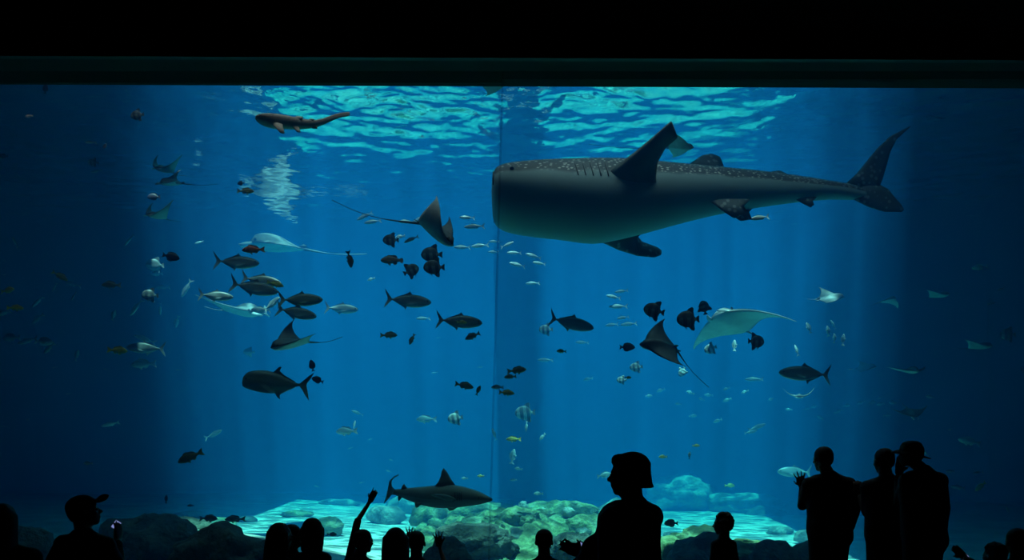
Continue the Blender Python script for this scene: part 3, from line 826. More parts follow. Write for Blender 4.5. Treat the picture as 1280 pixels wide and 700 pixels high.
# the distant school of small pale fish, one by one
FAR = [(863,491),(886,494),(877,499),(909,500),(848,505),(866,520),(897,526),(931,490),(908,486),(964,499),(986,512),(1008,511),(1018,508),(1026,522),(1048,514),
       (1058,507),(1077,503),(1090,503),(1100,497),(1101,505),(1116,503),(1109,519),(826,488),(811,495),(735,474),(948,475)]
for k, (x, y) in enumerate(sorted(FAR)):
    rnd = random.Random(k + 900)
    fish('snapper', 'silver' if k % 3 else 'dim', x, y, rnd.uniform(8, 12), rnd.choice([175, 190, 5, 200, 160]), rnd.uniform(24, 27),
         'faint small pale fish, ' + ORD[k] + ' from the left in the distant school at right', yaw=rnd.uniform(-25, 25), group='distant school of small pale fish at right')
SPECK = [(85,492),(35,524),(6,533),(68,459),(132,461),(223,462),(6,343),(548,422),(543,466),(600,459),(438,560),(463,549),(489,575),(452,603),(396,608),(486,589)]
for k, (x, y) in enumerate(sorted(SPECK)):
    rnd = random.Random(k + 1900)
    fish('fusilier', 'dim', x, y, rnd.uniform(6, 10), rnd.choice([175, 190, 5, 200, 160]), rnd.uniform(25, 28),
         'tiny faint fish in haze, ' + ORD[k] + ' from the left edge of the hazy specks', yaw=rnd.uniform(-25, 25), group='tiny hazy fish in the left half')

# ---------------------------------------------------------------- rays
def ray_skin(name, c, spots=None):
    m, nt, ns, ln = nodes_of(name)
    bs = ns['Principled BSDF']; bs.inputs['Roughness'].default_value = .55
    tc = ns.new('ShaderNodeTexCoord'); n = ns.new('ShaderNodeTexNoise'); n.inputs['Scale'].default_value = 5; n.inputs['Detail'].default_value = 4
    ln.new(tc.outputs['Object'], n.inputs['Vector'])
    r = ramp(ns, [(.3, [x * .8 for x in c]), (.7, [min(1, x * 1.15) for x in c])]); ln.new(n.outputs['Fac'], r.inputs[0])
    out = r.outputs[0]
    if spots:
        vo = ns.new('ShaderNodeTexVoronoi'); vo.inputs['Scale'].default_value = 15; ln.new(tc.outputs['Object'], vo.inputs['Vector'])
        rr = ramp(ns, [(.16, (1,)*3), (.24, (0,)*3)]); ln.new(vo.outputs['Distance'], rr.inputs[0])
        mx = ns.new('ShaderNodeMix'); mx.data_type = 'RGBA'; ln.new(rr.outputs[0], mx.inputs[0]); ln.new(out, mx.inputs[6]); mx.inputs[7].default_value = (*spots, 1)
        out = mx.outputs[2]
    ln.new(out, bs.inputs['Base Color'])
    return m
RAYM = {'dark': (ray_skin('dark_ray_back', (.05,.05,.055)), ray_skin('pale_ray_belly', (.42,.42,.40))),
        'spot': (ray_skin('spotted_ray_back', (.055,.045,.05), (.16,.15,.15)), ray_skin('spotted_ray_belly', (.50,.45,.42))),
        'pale': (ray_skin('manta_back', (.12,.13,.13)), ray_skin('manta_belly', (.50,.52,.51))),
        'dim':  (ray_skin('dim_ray_back', (.045,.05,.055)), ray_skin('dim_ray_belly', (.30,.34,.34)))}
def lerp_table(t, v):
    for (a, x), (b, y) in zip(t, t[1:]):
        if v <= b:
            f = (v - a) / (b - a); f = f * f * (3 - 2 * f) if False else f
            return x + (y - x) * f
    return t[-1][1]
EAGLE = dict(le=[(0,.50),(.10,.46),(.18,.33),(.3,.27),(.5,.17),(.75,-.02),(.92,-.20),(1,-.31)],
             te=[(0,-.46),(.10,-.44),(.2,-.40),(.4,-.33),(.6,-.27),(.8,-.25),(.95,-.28),(1,-.33)], half=.78, thick=.085)
MANTA = dict(le=[(0,.40),(.12,.40),(.2,.33),(.3,.29),(.5,.16),(.75,-.04),(.92,-.20),(1,-.30)],
             te=[(0,-.44),(.10,-.42),(.2,-.35),(.4,-.22),(.6,-.17),(.8,-.2),(.95,-.28),(1,-.33)], half=1.05, thick=.09)
def ray(name, kind, mat, px, py, size, D, fwd, up, flapL, flapR, label, tail=1.6, tail_to=None, manta=False, sway=0.0, cat='ray'):
    """size: disc length in pixels if it lay flat to the picture; flapL, flapR: bend of the wings in degrees at the tip"""
    K = MANTA if manta else EAGLE
    top, bel = RAYM[mat]
    s = Shape(); NV, NU = 13, 11
    def wing_curve(sd, v):
        fl = flapL if sd > 0 else flapR
        y = z = 0.0; n = 24; dv = v / n
        for i in range(n):
            q = (i + .5) * dv
            a = R(fl) * min(1.15, max(0, (q - .06)) * 1.25 + .12 * (q > .06))
            y += math.cos(a) * dv; z += math.sin(a) * dv
        return y * K['half'], z * K['half'], R(fl) * min(1.15, max(0, v - .06) * 1.25 + .12 * (v > .06))
    cols = [(-1, 1 - i / NV) for i in range(NV)] + [(1, i / NV) for i in range(NV + 1)]
    upper, lower = [], []
    for sd, v in cols:
        y, z, a = wing_curve(sd, v)
        le, te = lerp_table(K['le'], v), lerp_table(K['te'], v)
        tk = K['thick'] * ((1 - v) ** 1.6 * .8 + .2 * (1 - v)) + .004
        hump = .09 * math.exp(-(v / .13) ** 2)
        for k in range(NU + 1):
            u = k / NU; x = le + (te - le) * u
            prof = (math.sin(math.pi * min(1, u ** .62))) ** .8 if 0 < u < 1 else 0.0
            t_up = tk * prof + hump * prof * (1 if u < .55 else max(0, 1 - (u - .55) * 2.2))
            t_dn = tk * .55 * prof + hump * .5 * prof
            n = Vector((0, -math.sin(a) * sd, math.cos(a)))
            c = Vector((x, y * sd, z))
            upper.append(c + n * t_up); lower.append(c - n * t_dn)
    W = NU + 1; nc = len(cols); f = []; mi = []
    for i in range(nc - 1):
        for k in range(NU):
            a = i * W + k
            f.append((a, a + 1, a + W + 1, a + W)); mi.append(0)
            b = nc * W
            f.append((b + a, b + a + W, b + a + W + 1, b + a + 1)); mi.append(1)
    s.v = [tuple(p) for p in upper + lower]; s.f = f; s.mi = mi
    me = s.mesh(name, [top, bel])
    bm = bmesh.new(); bm.from_mesh(me); bmesh.ops.remove_doubles(bm, verts=bm.verts, dist=1e-4); bmesh.ops.recalc_face_normals(bm, faces=bm.faces); bm.to_mesh(me); bm.free()
    o = link(name, me)
    f_ = Vector(fwd).normalized(); l_ = Vector(up).cross(f_).normalized(); u_ = f_.cross(l_)
    sz = size / F * D
    o.matrix_world = Matrix.Translation(P(px, py, D)) @ Matrix((f_, l_, u_)).transposed().to_4x4() @ Matrix.Scale(sz, 4)
    inv = o.matrix_world.inverted()
    if tail:
        t = Shape(); a = Vector((-.40, 0, .01))
        b = inv @ P(*tail_to) if tail_to else a + Vector((-tail, sway, .05))
        pts = [a.lerp(b, i / 10) + Vector((0, 0, -.04 * math.sin(math.pi * i / 10) * (b - a).length)) for i in range(11)]
        t.tube(pts, [.026 * (1 - .8 * min(1, i / 4)) + .002 for i in range(11)], 6); t.build('tail', top, o)
        d = Shape(); d.foil([((-.33,0,.03),(-.44,0,.02),.016),((-.41,0,.085),(-.47,0,.07),.006)]); d.build('dorsal_fin', top, o)
    for sd in (1, -1):
        e = Shape(); e.ball((.36 if not manta else .30, sd * (.105 if not manta else .22), .045), (.022, .014, .02), 8); e.build('eye', EYE_M, o)
        if manta:
            c = Shape(); c.foil([((.30, sd*.15, .02), (.30, sd*.21, -.02), .02), ((.44, sd*.13, -.01), (.42, sd*.19, -.05), .02), ((.55, sd*.09, -.04), (.52, sd*.13, -.075), .012)])
            c.build('head_fin', bel, o)
        else:
            c = Shape(); c.foil([((-.36, sd*.04, .0), (-.42, sd*.03, .0), .015), ((-.47, sd*.13, -.01), (-.53, sd*.09, -.01), .006)]); c.build('pelvic_fin', top, o)
    return tag(o, label, cat)

ray('eagle_ray', 'e', 'spot', 544, 292, 64, 12.6, (.74,-.36,-.58), (.46,-.02,.85), 66, 104, 'eagle ray with raised wings and long whip tail left of the whale shark', tail_to=(415, 250, 14.2))
ray('manta_ray', 'm', 'dim', 205, 213, 30, 14.6, (-.35,-.9,-.1), (.1,-.1,1), 72, 72, 'dim ray with both wing tips raised high at upper left', tail=.9, manta=True)
ray('manta_ray', 'm', 'dim', 214, 229, 34, 14.5, (-.9,-.3,-.05), (.1,-.45,1), 18, 34, 'dim ray right below the one with raised wing tips at upper left', tail=1.2, manta=True)
ray('manta_ray', 'm', 'dim', 196, 271, 30, 14.3, (-.45,-.85,-.05), (.0,-.1,1), 72, 72, 'dim ray with two raised dark wings below the upper pair at left', tail=.8, manta=True)
ray('manta_ray', 'm', 'pale', 345, 308, 80, 21.6, (-.95,-.25,.06), (.08,-.14,1), -6, 6, 'glowing white manta behind the red-orange fish at left', tail=1.0, manta=True)
ray('manta_ray', 'm', 'pale', 305, 390, 62, 19.5, (.8,-.3,-.1), (-.1,-.1,1), 14, 22, 'hazy whitish ray behind the lower jacks of the school', tail=.6, manta=True)
ray('eagle_ray', 'e', 'dark', 364, 431, 54, 13.4, (-.80,-.55,-.22), (.12,-.02,1), 20, 84, 'dark ray with one raised wing and yellow-tipped tail above the trevally', tail_to=(428, 421, 14.6))
ray('eagle_ray', 'e', 'dark', 824, 433, 56, 13, (-.90,-.32,.02), (.20,-.75,.75), 10, 30, 'dark-winged ray with raised wing and long drooping tail', tail_to=(886, 484, 14))
ray('manta_ray', 'm', 'pale', 915, 403, 74, 17, (-.72,-.55,.24), (.0,.36,.9), -28, 6, 'large white manta seen from below among dark spadefish', tail=.5, manta=True)
ray('stingray', 's', 'dim', 1038, 373, 34, 18, (.9,-.2,.05), (0,-.6,1), 25, 14, 'pale grey ray at right above the five upright fish', tail=.4)
ray('stingray', 's', 'dim', 1111, 376, 26, 18, (.2,-.95,0), (0,.25,1), -28, -28, 'pale ray with drooping wings high at right', tail=.5)
ray('stingray', 's', 'dim', 1174, 370, 26, 20, (.6,-.7,0), (0,-.1,1), 20, 35, 'faint dim ray right of the one with drooping wings', tail=.5)
ray('stingray', 's', 'dim', 1225, 434, 30, 18.5, (.6,-.75,0), (0,-.1,1), 14, 40, 'thin curved dim ray at far right', tail=.5)
ray('stingray', 's', 'dim', 1082, 460, 25, 19, (.85,-.4,.1), (0,-.5,1), 20, 10, 'small pale ray left of the wide-winged one at right', tail=.4)
ray('stingray', 's', 'dim', 1138, 464, 34, 17, (.1,-.95,-.1), (.05,-.35,1), 22, 16, 'wide-winged pale ray at right with spread wings', tail=.5)
ray('manta_ray', 'm', 'pale', 999, 496, 22, 18, (-.3,-.9,-.1), (0,-.2,1), 55, 40, 'small bright ray with raised wing tips under the lone jack', tail=.6, manta=True)
ray('manta_ray', 'm', 'pale', 1139, 516, 24, 16.5, (.15,-.75,-.6), (.0,-.55,.8), 15, 15, 'bright pale ray diving with its tail up at right', tail=.8, manta=True)
ray('stingray', 's', 'dark', 850, 184, 34, 14.2, (.95,-.2,-.1), (0,.25,1), 8, 8, 'grey stingray with thin straight tail behind the raised whale shark fin', tail_to=(735, 180, 14.4))
ray('stingray', 's', 'dark', 616, 99, 50, 12.2, (.95,-.15,-.08), (0,.15,1), 6, 6, 'dark stingray gliding right under the window head', tail_to=(540, 96, 12.4))

# ---------------------------------------------------------------- whale shark
def shark_body(name, stations, roll, mats, D, DC=None):
    """stations: (pixel x, pixel y of the axis, half height px, width ratio, dorsal ratio, distance); roll(px) in degrees"""
    s = Shape(); N = 28; rs = []; rest = []
    st = smooth_stations(stations, 46)
    for px, py, h, wr, br, d in st:
        c = P(px, py, d); u = h / F * d; r = R(roll(px))
        l = Vector((0, -math.cos(r), math.sin(r))); up = Vector((0, math.sin(r), math.cos(r)))
        ring = []
        for i in range(N):
            t = 2 * math.pi * i / N
            ct, st_ = math.cos(t), math.sin(t)
            ring.append(c + l * (u * wr * math.copysign(abs(ct) ** .92, ct)) + up * (u * br * math.copysign(abs(st_) ** .92, st_)))
            rest.append((c.x, ct * u * wr, st_))
        rs.append(ring)
    s.rings(rs)
    me = s.mesh(name, mats)
    at = me.attributes.new('rest', 'FLOAT_VECTOR', 'POINT')
    at.data.foreach_set('vector', [q for p in rest for q in p])
    return link(name, me)

def spotted(name, back, belly, spot, edge, cut, scale=3.2, flat=False):
    m, nt, ns, ln = nodes_of(name)
    bs = ns['Principled BSDF']; bs.inputs['Roughness'].default_value = .6
    if flat:
        at = ns.new('ShaderNodeTexCoord'); vec = at.outputs['Object']
    else:
        at = ns.new('ShaderNodeAttribute'); at.attribute_name = 'rest'; vec = at.outputs['Vector']
    vo = ns.new('ShaderNodeTexVoronoi'); vo.inputs['Scale'].default_value = scale; vo.inputs['Randomness'].default_value = .75
    ln.new(vec, vo.inputs['Vector'])
    rr = ramp(ns, [(.20, (1,)*3), (.34, (0,)*3)]); ln.new(vo.outputs['Distance'], rr.inputs[0])
    mx = ns.new('ShaderNodeMix'); mx.data_type = 'RGBA'; ln.new(rr.outputs[0], mx.inputs[0]); mx.inputs[6].default_value = (*back, 1); mx.inputs[7].default_value = (*spot, 1)
    out = mx.outputs[2]
    if not flat:
        sx = ns.new('ShaderNodeSeparateXYZ'); ln.new(vec, sx.inputs[0])
        nz = ns.new('ShaderNodeTexNoise'); nz.inputs['Scale'].default_value = 2.2; ln.new(vec, nz.inputs['Vector'])
        ma = ns.new('ShaderNodeMath'); ma.operation = 'MULTIPLY_ADD'; ma.inputs[1].default_value = .25; ln.new(nz.outputs['Fac'], ma.inputs[0]); ln.new(sx.outputs['Z'], ma.inputs[2])
        er = ramp(ns, [(cut, (0,)*3), (cut + edge, (1,)*3)]); ln.new(ma.outputs[0], er.inputs[0])
        m2 = ns.new('ShaderNodeMix'); m2.data_type = 'RGBA'; ln.new(er.outputs[0], m2.inputs[0]); m2.inputs[6].default_value = (*belly, 1); ln.new(out, m2.inputs[7])
        out = m2.outputs[2]
    ln.new(out, bs.inputs['Base Color'])
    return m
WS = 13.6
ws_m = spotted('whale_shark_skin', (.055,.058,.062), (.25,.32,.32), (.62,.60,.56), .14, -.02, 11.5)
ws_fin = spotted('whale_shark_fin', (.05,.055,.058), (.1,.1,.1), (.22,.22,.22), .1, .3, 9.0, True)
ws_pale = plain('whale_shark_fin_underside', (.13, .145, .145), .6, .15, 3)
ws_roll = lambda px: 30 if px < 850 else 30 - 18 * min(1, (px - 850) / 200)
ws = shark_body('whale_shark', [
    (614.8, 247, 10, 1.3, .55, 13.2), (615.6, 247, 21, 1.25, .70, 13.2), (618, 247, 29, 1.20, .80, 13.2), (623, 247, 34.5, 1.16, .86, 13.22), (636, 248, 39.5, 1.12, .90, 13.25),
    (664, 249, 43.5, 1.08, .94, 13.3), (700, 250, 46.5, 1.05, .96, 13.4), (745, 252, 49.5, 1.03, .98, 13.5), (790, 248, 45.5, 1.0, 1.0, 13.6), (840, 243.5, 37, 1.0, 1.0, 13.7),
    (880, 240, 30.5, 1.0, 1.0, 13.8), (920, 237.5, 25.5, .95, 1.0, 13.9), (960, 236.5, 20.5, .95, 1.0, 14.0), (1000, 236.5, 15.5, .95, 1.0, 14.1), (1040, 238, 11.0, 1.05, .95, 14.2), (1068, 240.5, 9.0, .9, 1.0, 14.3), (1082, 241, 6, .6, 1.0, 14.3)],
    ws_roll, ws_m, WS)
tag(ws, 'huge whale shark banking with its pale belly towards the window', 'shark')
s = Shape(); s.foil([(P(752,222,13.0), P(822,238,13.2), .13), (P(772,206,12.85), P(820,222,13.0), .11), (P(792,191,12.7), P(822,203,12.85), .085), (P(815,172,12.55), P(832,185,12.7), .055), (P(832,157,12.42), P(843,176,12.5), .03), (P(839,151,12.35), P(847,172,12.38), .012)])
s.build('pectoral_fin', ws_pale, ws)
s = Shape(); s.foil([(P(735,292,13.9), P(812,274,14.2), .10), (P(752,303,14.1), P(806,288,14.3), .08), (P(774,313,14.3), P(798,296,14.5), .07), (P(797,320,14.5), P(803,302,14.6), .05), (P(818,322,14.6), P(822,309,14.7), .03), (P(826,319,14.7), P(827,313,14.7), .012)])
s.build('pectoral_fin', ws_fin, ws)
s = Shape(); s.foil([(P(852,218,14.2), P(910,216,14.3), .07), (P(864,203,14.35), P(905,209,14.4), .06), (P(878,194,14.42), P(902,200,14.45), .035), (P(888,192,14.45), P(900,196,14.47), .012)])
s.build('dorsal_fin', ws_fin, ws)
s = Shape(); s.foil([(P(954,219,14.25), P(978,223,14.25), .03), (P(966,214,14.3), P(984,219,14.3), .015), (P(974,213,14.32), P(985,218,14.32), .006)])
s.build('dorsal_fin', ws_fin, ws)
for (a, b, c, d, dd) in (((888,252),(938,249),(917,273),(934,266),13.45), ((905,262),(945,256),(925,276),(940,274),14.1)):
    s = Shape(); s.foil([(P(*a,dd), P(*b,dd+.05), .05), (P((a[0]+c[0])/2-1,(a[1]+c[1])/2,dd-.05), P((b[0]+d[0])/2-6,(b[1]+d[1])/2,dd), .035), (P(*c,dd-.1), P(*d,dd-.08), .01)]); s.build('pelvic_fin', ws_fin, ws)
s = Shape(); s.foil([(P(992,248,14.0), P(1022,246,14.05), .035), (P(1004,255,14), P(1016,251,14), .02), (P(1013,259.5,14), P(1018,256,14), .006)]); s.build('anal_fin', ws_fin, ws)
tl = Shape()
tl.foil([(P(1052,234,14.26), P(1092,246,14.3), .05), (P(1070,218,14.27), P(1102,228,14.3), .045), (P(1082,203,14.28), P(1108,208,14.3), .035), (P(1096,186,14.28), P(1113,190,14.3), .025), (P(1113,170,14.3), P(1121,174,14.3), .015), (P(1137,157.5,14.3), P(1138,158.5,14.3), .004)])
tl.foil([(P(1058,238,14.26), P(1098,230,14.3), .05), (P(1068,250,14.28), P(1110,236,14.3), .04), (P(1086,259,14.3), P(1119,247,14.3), .03), (P(1106,265,14.3), P(1127,256,14.3), .02), (P(1127,265,14.3), P(1130,262,14.3), .005)])
tl.build('tail_fin', ws_fin, ws)
# lip line, eye, gill slits
mouth_m = plain('mouth_dark', (.02, .022, .025), .6)
def on_body(px, t_deg, push=1.0):
    """a point on the whale shark's skin at pixel column px, t_deg above its flank line"""
    st = smooth_stations(WS_ST, 46); q = min(st, key=lambda e: abs(e[0] - px)); r = R(ws_roll(px)); h = q[2] / F * q[5]
    l = Vector((0, -math.cos(r), math.sin(r))); up = Vector((0, math.sin(r), math.cos(r)))
    return P(px, q[1], q[5]) + (l * math.cos(R(t_deg)) * q[3] + up * math.sin(R(t_deg)) * q[4]) * h * push
WS_ST = [(614.8, 247, 10, 1.3, .55, 13.2), (615.6, 247, 21, 1.25, .70, 13.2), (618, 247, 29, 1.20, .80, 13.2), (623, 247, 34.5, 1.16, .86, 13.22), (636, 248, 39.5, 1.12, .90, 13.25), (664,249,43.5,1.08,.94,13.3),(700,250,46.5,1.05,.96,13.4),(745,252,49.5,1.03,.98,13.5),(790,248,45.5,1,1,13.6)]
s = Shape(); s.tube([on_body(618, t_, 1.0) + Vector((-.01, 0, 0)) for t_ in range(-30, 211, 12)], .014, 6); s.build('mouth', mouth_m, ws)
gill_m = plain('gill_dark', (.10, .10, .10), .7)
e = Shape(); e.ball(on_body(640, 2), .035, 10); e.build('eye', EYE_M, ws)
for k in range(5):
    g = Shape(); x = 716 + k * 9
    g.tube([on_body(x + abs(j - 3), -14 + 8 * j, 1.0) for j in range(7)], .011, 5); g.build('gill_slit', gill_m, ws)

# ---------------------------------------------------------------- grey reef shark low in the middle
gs_m = spotted('grey_shark_skin', (.26,.24,.20), (.40,.38,.33), (.26,.24,.20), .25, -.25)
gs_f = plain('grey_shark_fin', (.19, .18, .15), .6, .15, 5)
gs = shark_body('grey_shark', [
    (615.5, 624.5, 1.2, 1, 1, 12.6), (610, 624, 4.0, 1.25, .95, 12.6), (598, 622.5, 8.3, 1.1, 1, 12.65), (580, 621, 12.4, 1, 1, 12.75), (563, 620.6, 14.6, .9, 1, 12.85), (545, 620.8, 14.0, .85, 1, 12.95),
    (528, 620, 11.6, .85, 1, 13.0), (512, 618.0, 8.2, .85, 1, 13.05), (502, 616.4, 5.4, .9, 1, 13.1), (494, 615.2, 3.6, .9, 1, 13.1), (488, 615, 3.2, .6, 1, 13.1), (484, 615, 1.5, .5, 1, 13.1)], lambda px: -6, gs_m, 12.8)
tag(gs, 'grey shark with tall dorsal fin gliding right above the reef mound', 'shark')
s = Shape(); s.foil([(P(571,609,12.85), P(543,608,12.85), .05), (P(564,599,12.85), P(548,602,12.85), .04), (P(559,590,12.85), P(551,595,12.85), .025), (P(554.5,585,12.85), P(552,589,12.85), .008)]); s.build('dorsal_fin', gs_f, gs)
s = Shape(); s.foil([(P(510,611,13.05), P(501,612,13.05), .02), (P(507,607.5,13.05), P(502,609.5,13.05), .012), (P(505,605,13.05), P(503,607,13.05), .005)]); s.build('dorsal_fin', gs_f, gs)
s = Shape(); s.foil([(P(570,624,12.62), P(555,625,12.62), .045), (P(560,620,12.4), P(545,621.5,12.4), .035), (P(549,618.5,12.15), P(539,619,12.2), .015), (P(541,618,12.0), P(538,618.2,12.02), .005)]); s.build('pectoral_fin', gs_f, gs)
s = Shape(); s.foil([(P(574,632,13.0), P(558,633,13.0), .045), (P(568,636,13.2), P(560,637,13.2), .025), (P(564,638,13.3), P(561,638,13.3), .005)]); s.build('pectoral_fin', gs_f, gs)
for dd in (12.85, 13.12):
    s = Shape(); s.foil([(P(529,628,dd), P(518,627,dd), .025), (P(525,632,dd), P(519,633,dd), .015), (P(522,634.5,dd), P(520,634.5,dd), .004)]); s.build('pelvic_fin', gs_f, gs)
s = Shape(); s.foil([(P(504,620,13.08), P(497,619,13.08), .015), (P(501,624,13.08), P(497.5,625,13.08), .008), (P(499,626,13.08), P(498,626,13.08), .003)]); s.build('anal_fin', gs_f, gs)
s = Shape(); s.foil([(P(495,613,13.1), P(484.5,621,13.1), .03), (P(490,608,13.0), P(485,610,13.0), .025), (P(489.5,600,12.85), P(486.5,602,12.85), .016), (P(494,595,12.7), P(491,598,12.72), .01), (P(498.5,592.8,12.6), P(498,594.5,12.6), .004)])
s.foil([(P(491,615,13.1), P(484.5,612,13.1), .03), (P(487,622,13.2), P(483,619,13.2), .015), (P(480.5,629,13.3), P(480,628.5,13.3), .004)]); s.build('tail_fin', gs_f, gs)
for sd in (-1, 1):
    e = Shape(); e.ball(P(599, 622, 12.65) + Vector((0, sd * .108, .0)), (.016, .012, .016), 8); e.build('eye', EYE_M, gs)
for k in range(5):
    g = Shape(); x = 580 - k * 2.6
    g.tube([P(x, 615 + 2.6 * j, 12.76) + Vector((0, -.145 - .012 * (1 - abs(j - 2) / 2), 0)) for j in range(5)], .007, 5); g.build('gill_slit', mouth_m, gs)

# ---------------------------------------------------------------- zebra shark near the surface at left
zs_m = spotted('zebra_shark_skin', (.30,.20,.14), (.40,.30,.22), (.20,.13,.09), .3, -.35, 14)
zs_f = plain('zebra_shark_fin', (.26, .17, .12), .6, .2, 6)
zs = shark_body('zebra_shark', [
    (319.5, 148.5, 1.5, 1.2, .8, 12.0), (322, 149, 4.2, 1.4, .8, 12.0), (330, 150, 7.2, 1.25, .9, 12.02), (342, 151.5, 8.6, 1.1, 1, 12.05), (355, 152.5, 8.2, 1, 1, 12.1), (368, 154, 7.2, 1, 1, 12.15),
    (381, 155, 5.8, .95, 1, 12.2), (394, 154.5, 4.6, .85, 1, 12.25), (404, 152, 4.2, .7, 1, 12.3), (415, 147.5, 3.8, .5, 1, 12.35), (426, 144, 3.4, .35, 1, 12.4), (436, 142.5, 2.8, .2, 1, 12.45), (437, 142.5, 1.5, .15, 1, 12.45)], lambda px: 12, zs_m, 12.1)
tag(zs, 'brown zebra shark with long ribbon tail just under the surface', 'shark')
def tri(name, a, b, c, d, th, m, par, D0, D1):
    s = Shape(); mid = lambda p, q: ((p[0]+q[0])/2, (p[1]+q[1])/2)
    s.foil([(P(*a, D0), P(*b, D0), th), (P(*mid(a, c), (D0+D1)/2), P(*mid(b, d), (D0+D1)/2), th * .7), (P(*c, D1), P(*d, D1), th * .15)]); return s.build(name, m, par)
tri('dorsal_fin', (361,148), (378,150), (372,145), (379,146), .02, zs_f, zs, 12.12, 12.15)
tri('dorsal_fin', (383,151), (392,151), (388,148), (393,149), .015, zs_f, zs, 12.2, 12.2)
tri('pectoral_fin', (341,156), (353,155), (350,166), (356,167), .03, zs_f, zs, 11.95, 11.7)
tri('pectoral_fin', (338,147), (352,147), (347,143), (353,144), .03, zs_f, zs, 12.2, 12.5)
tri('pelvic_fin', (366,159), (374,159), (371,165), (376,166), .02, zs_f, zs, 12.1, 12.0)
tri('anal_fin', (387,158), (396,157), (391,161), (397,161), .012, zs_f, zs, 12.22, 12.22)
for sd in (-1, 1):
    e = Shape(); e.ball(P(327, 148, 12.0) + Vector((0, sd * .085, .01)), (.013, .010, .013), 8); e.build('eye', EYE_M, zs)

# ---------------------------------------------------------------- visitors in front of the window
SKIN_M = plain('visitor_skin', (.20, .13, .10), .6)
HAIR_M = plain('dark_hair', (.014, .011, .010), .7)
CLOTH = {k: plain(k + '_cloth', c, .9) for k, c in dict(black=(.012,.012,.014), navy=(.014,.018,.035), grey=(.05,.05,.055), brown=(.05,.035,.025), denim=(.03,.04,.07), olive=(.03,.032,.02), red=(.08,.015,.015), white=(.12,.13,.14)).items()}
SHOE_M = plain('shoe_leather', (.015,.014,.013), .6)

def rotz(v, a):
    c, s_ = math.cos(a), math.sin(a)
    return Vector((v.x*c - v.y*s_, v.x*s_ + v.y*c, v.z))

def hand(s, wrist, d, palm_n, side, size, curl=.15, spread=.28, point=False):
    """palm, four unequal fingers and a thumb; d = direction of the fingers, palm_n = out of the palm, side = +1 thumb along palm_n x d"""
    d = d.normalized(); n = (palm_n - d * palm_n.dot(d)).normalized(); a = n.cross(d) * side
    k = size
    for q in (-1, -.33, .33, 1):
        s.limb(wrist + a * q * .020 * k, wrist + d * .085 * k + a * q * .031 * k, .016 * k, .0135 * k, 8)
    for i, (q, ln_) in enumerate(((1, .070), (.33, .080), (-.33, .074), (-1, .058))):
        base = wrist + d * .086 * k + a * q * .031 * k
        c = curl if not (point and i > 0) else 1.5
        if point and i == 0: c = .02
        dirv = (d + a * q * spread * (0 if point else 1)).normalized(); p = base; seg = ln_ * k / 2.4
        for j in range(3):
            e = p + dirv * seg * (1.0, .8, .6)[j]
            s.limb(p, e, (.0095, .0088, .008)[j] * k, (.0088, .008, .0068)[j] * k, 8)
            p = e
            ax = a
            dirv = (Matrix.Rotation(c * side * (1 if True else -1), 3, ax) @ dirv) if c else dirv
            if dirv.dot(n) < -.02 and c: dirv = (Matrix.Rotation(-2 * c * side, 3, ax) @ dirv)
    t0 = wrist + d * .028 * k + a * .026 * k; t1 = t0 + (a * .8 + d * .6 + n * .25).normalized() * .036 * k; t2 = t1 + (a * .45 + d * .9 + n * .15).normalized() * .030 * k
    s.limb(t0, t1, .0125 * k, .0105 * k, 8); s.limb(t1, t2, .0105 * k, .008 * k, 8)

def head_shape(s, c, h, yaw, pitch=0.0, roll=0.0):
    """skull, jaw, nose, lips, chin, ears of a head h tall, centred on c; faces +Y turned by yaw (90 = to the left)"""
    M = Matrix.Rotation(yaw, 3, 'Z') @ Matrix.Rotation(pitch, 3, 'X') @ Matrix.Rotation(roll, 3, 'Y')
    q = lambda x, y, z: Vector(c) + M @ Vector((x * h, y * h, z * h))
    s.ball(q(0, -.06, .13), (.335*h, .415*h, .365*h), 16, M)
    s.ball(q(0, .08, -.12), (.27*h, .30*h, .34*h), 14, M)
    s.ball(q(0, .22, -.36), (.15*h, .13*h, .12*h), 10, M)          # chin
    s.ball(q(0, .29, .07), (.24*h, .10*h, .07*h), 10, M)           # brow
    s.limb(q(0, .35, .04), q(0, .455, -.11), .032*h, .055*h, 8)    # nose
    s.ball(q(.055, .395, -.125), .04*h, 8); s.ball(q(-.055, .395, -.125), .04*h, 8)
    s.ball(q(0, .355, -.225), (.11*h, .05*h, .03*h), 8, M); s.ball(q(0, .345, -.275), (.10*h, .05*h, .032*h), 8, M)
    for sd in (-1, 1):
        s.ball(q(sd*.34, -.03, -.03), (.045*h, .085*h, .13*h), 8, M)
        s.ball(q(sd*.17, .26, -.09), (.10*h, .08*h, .08*h), 8, M)
    return q, M

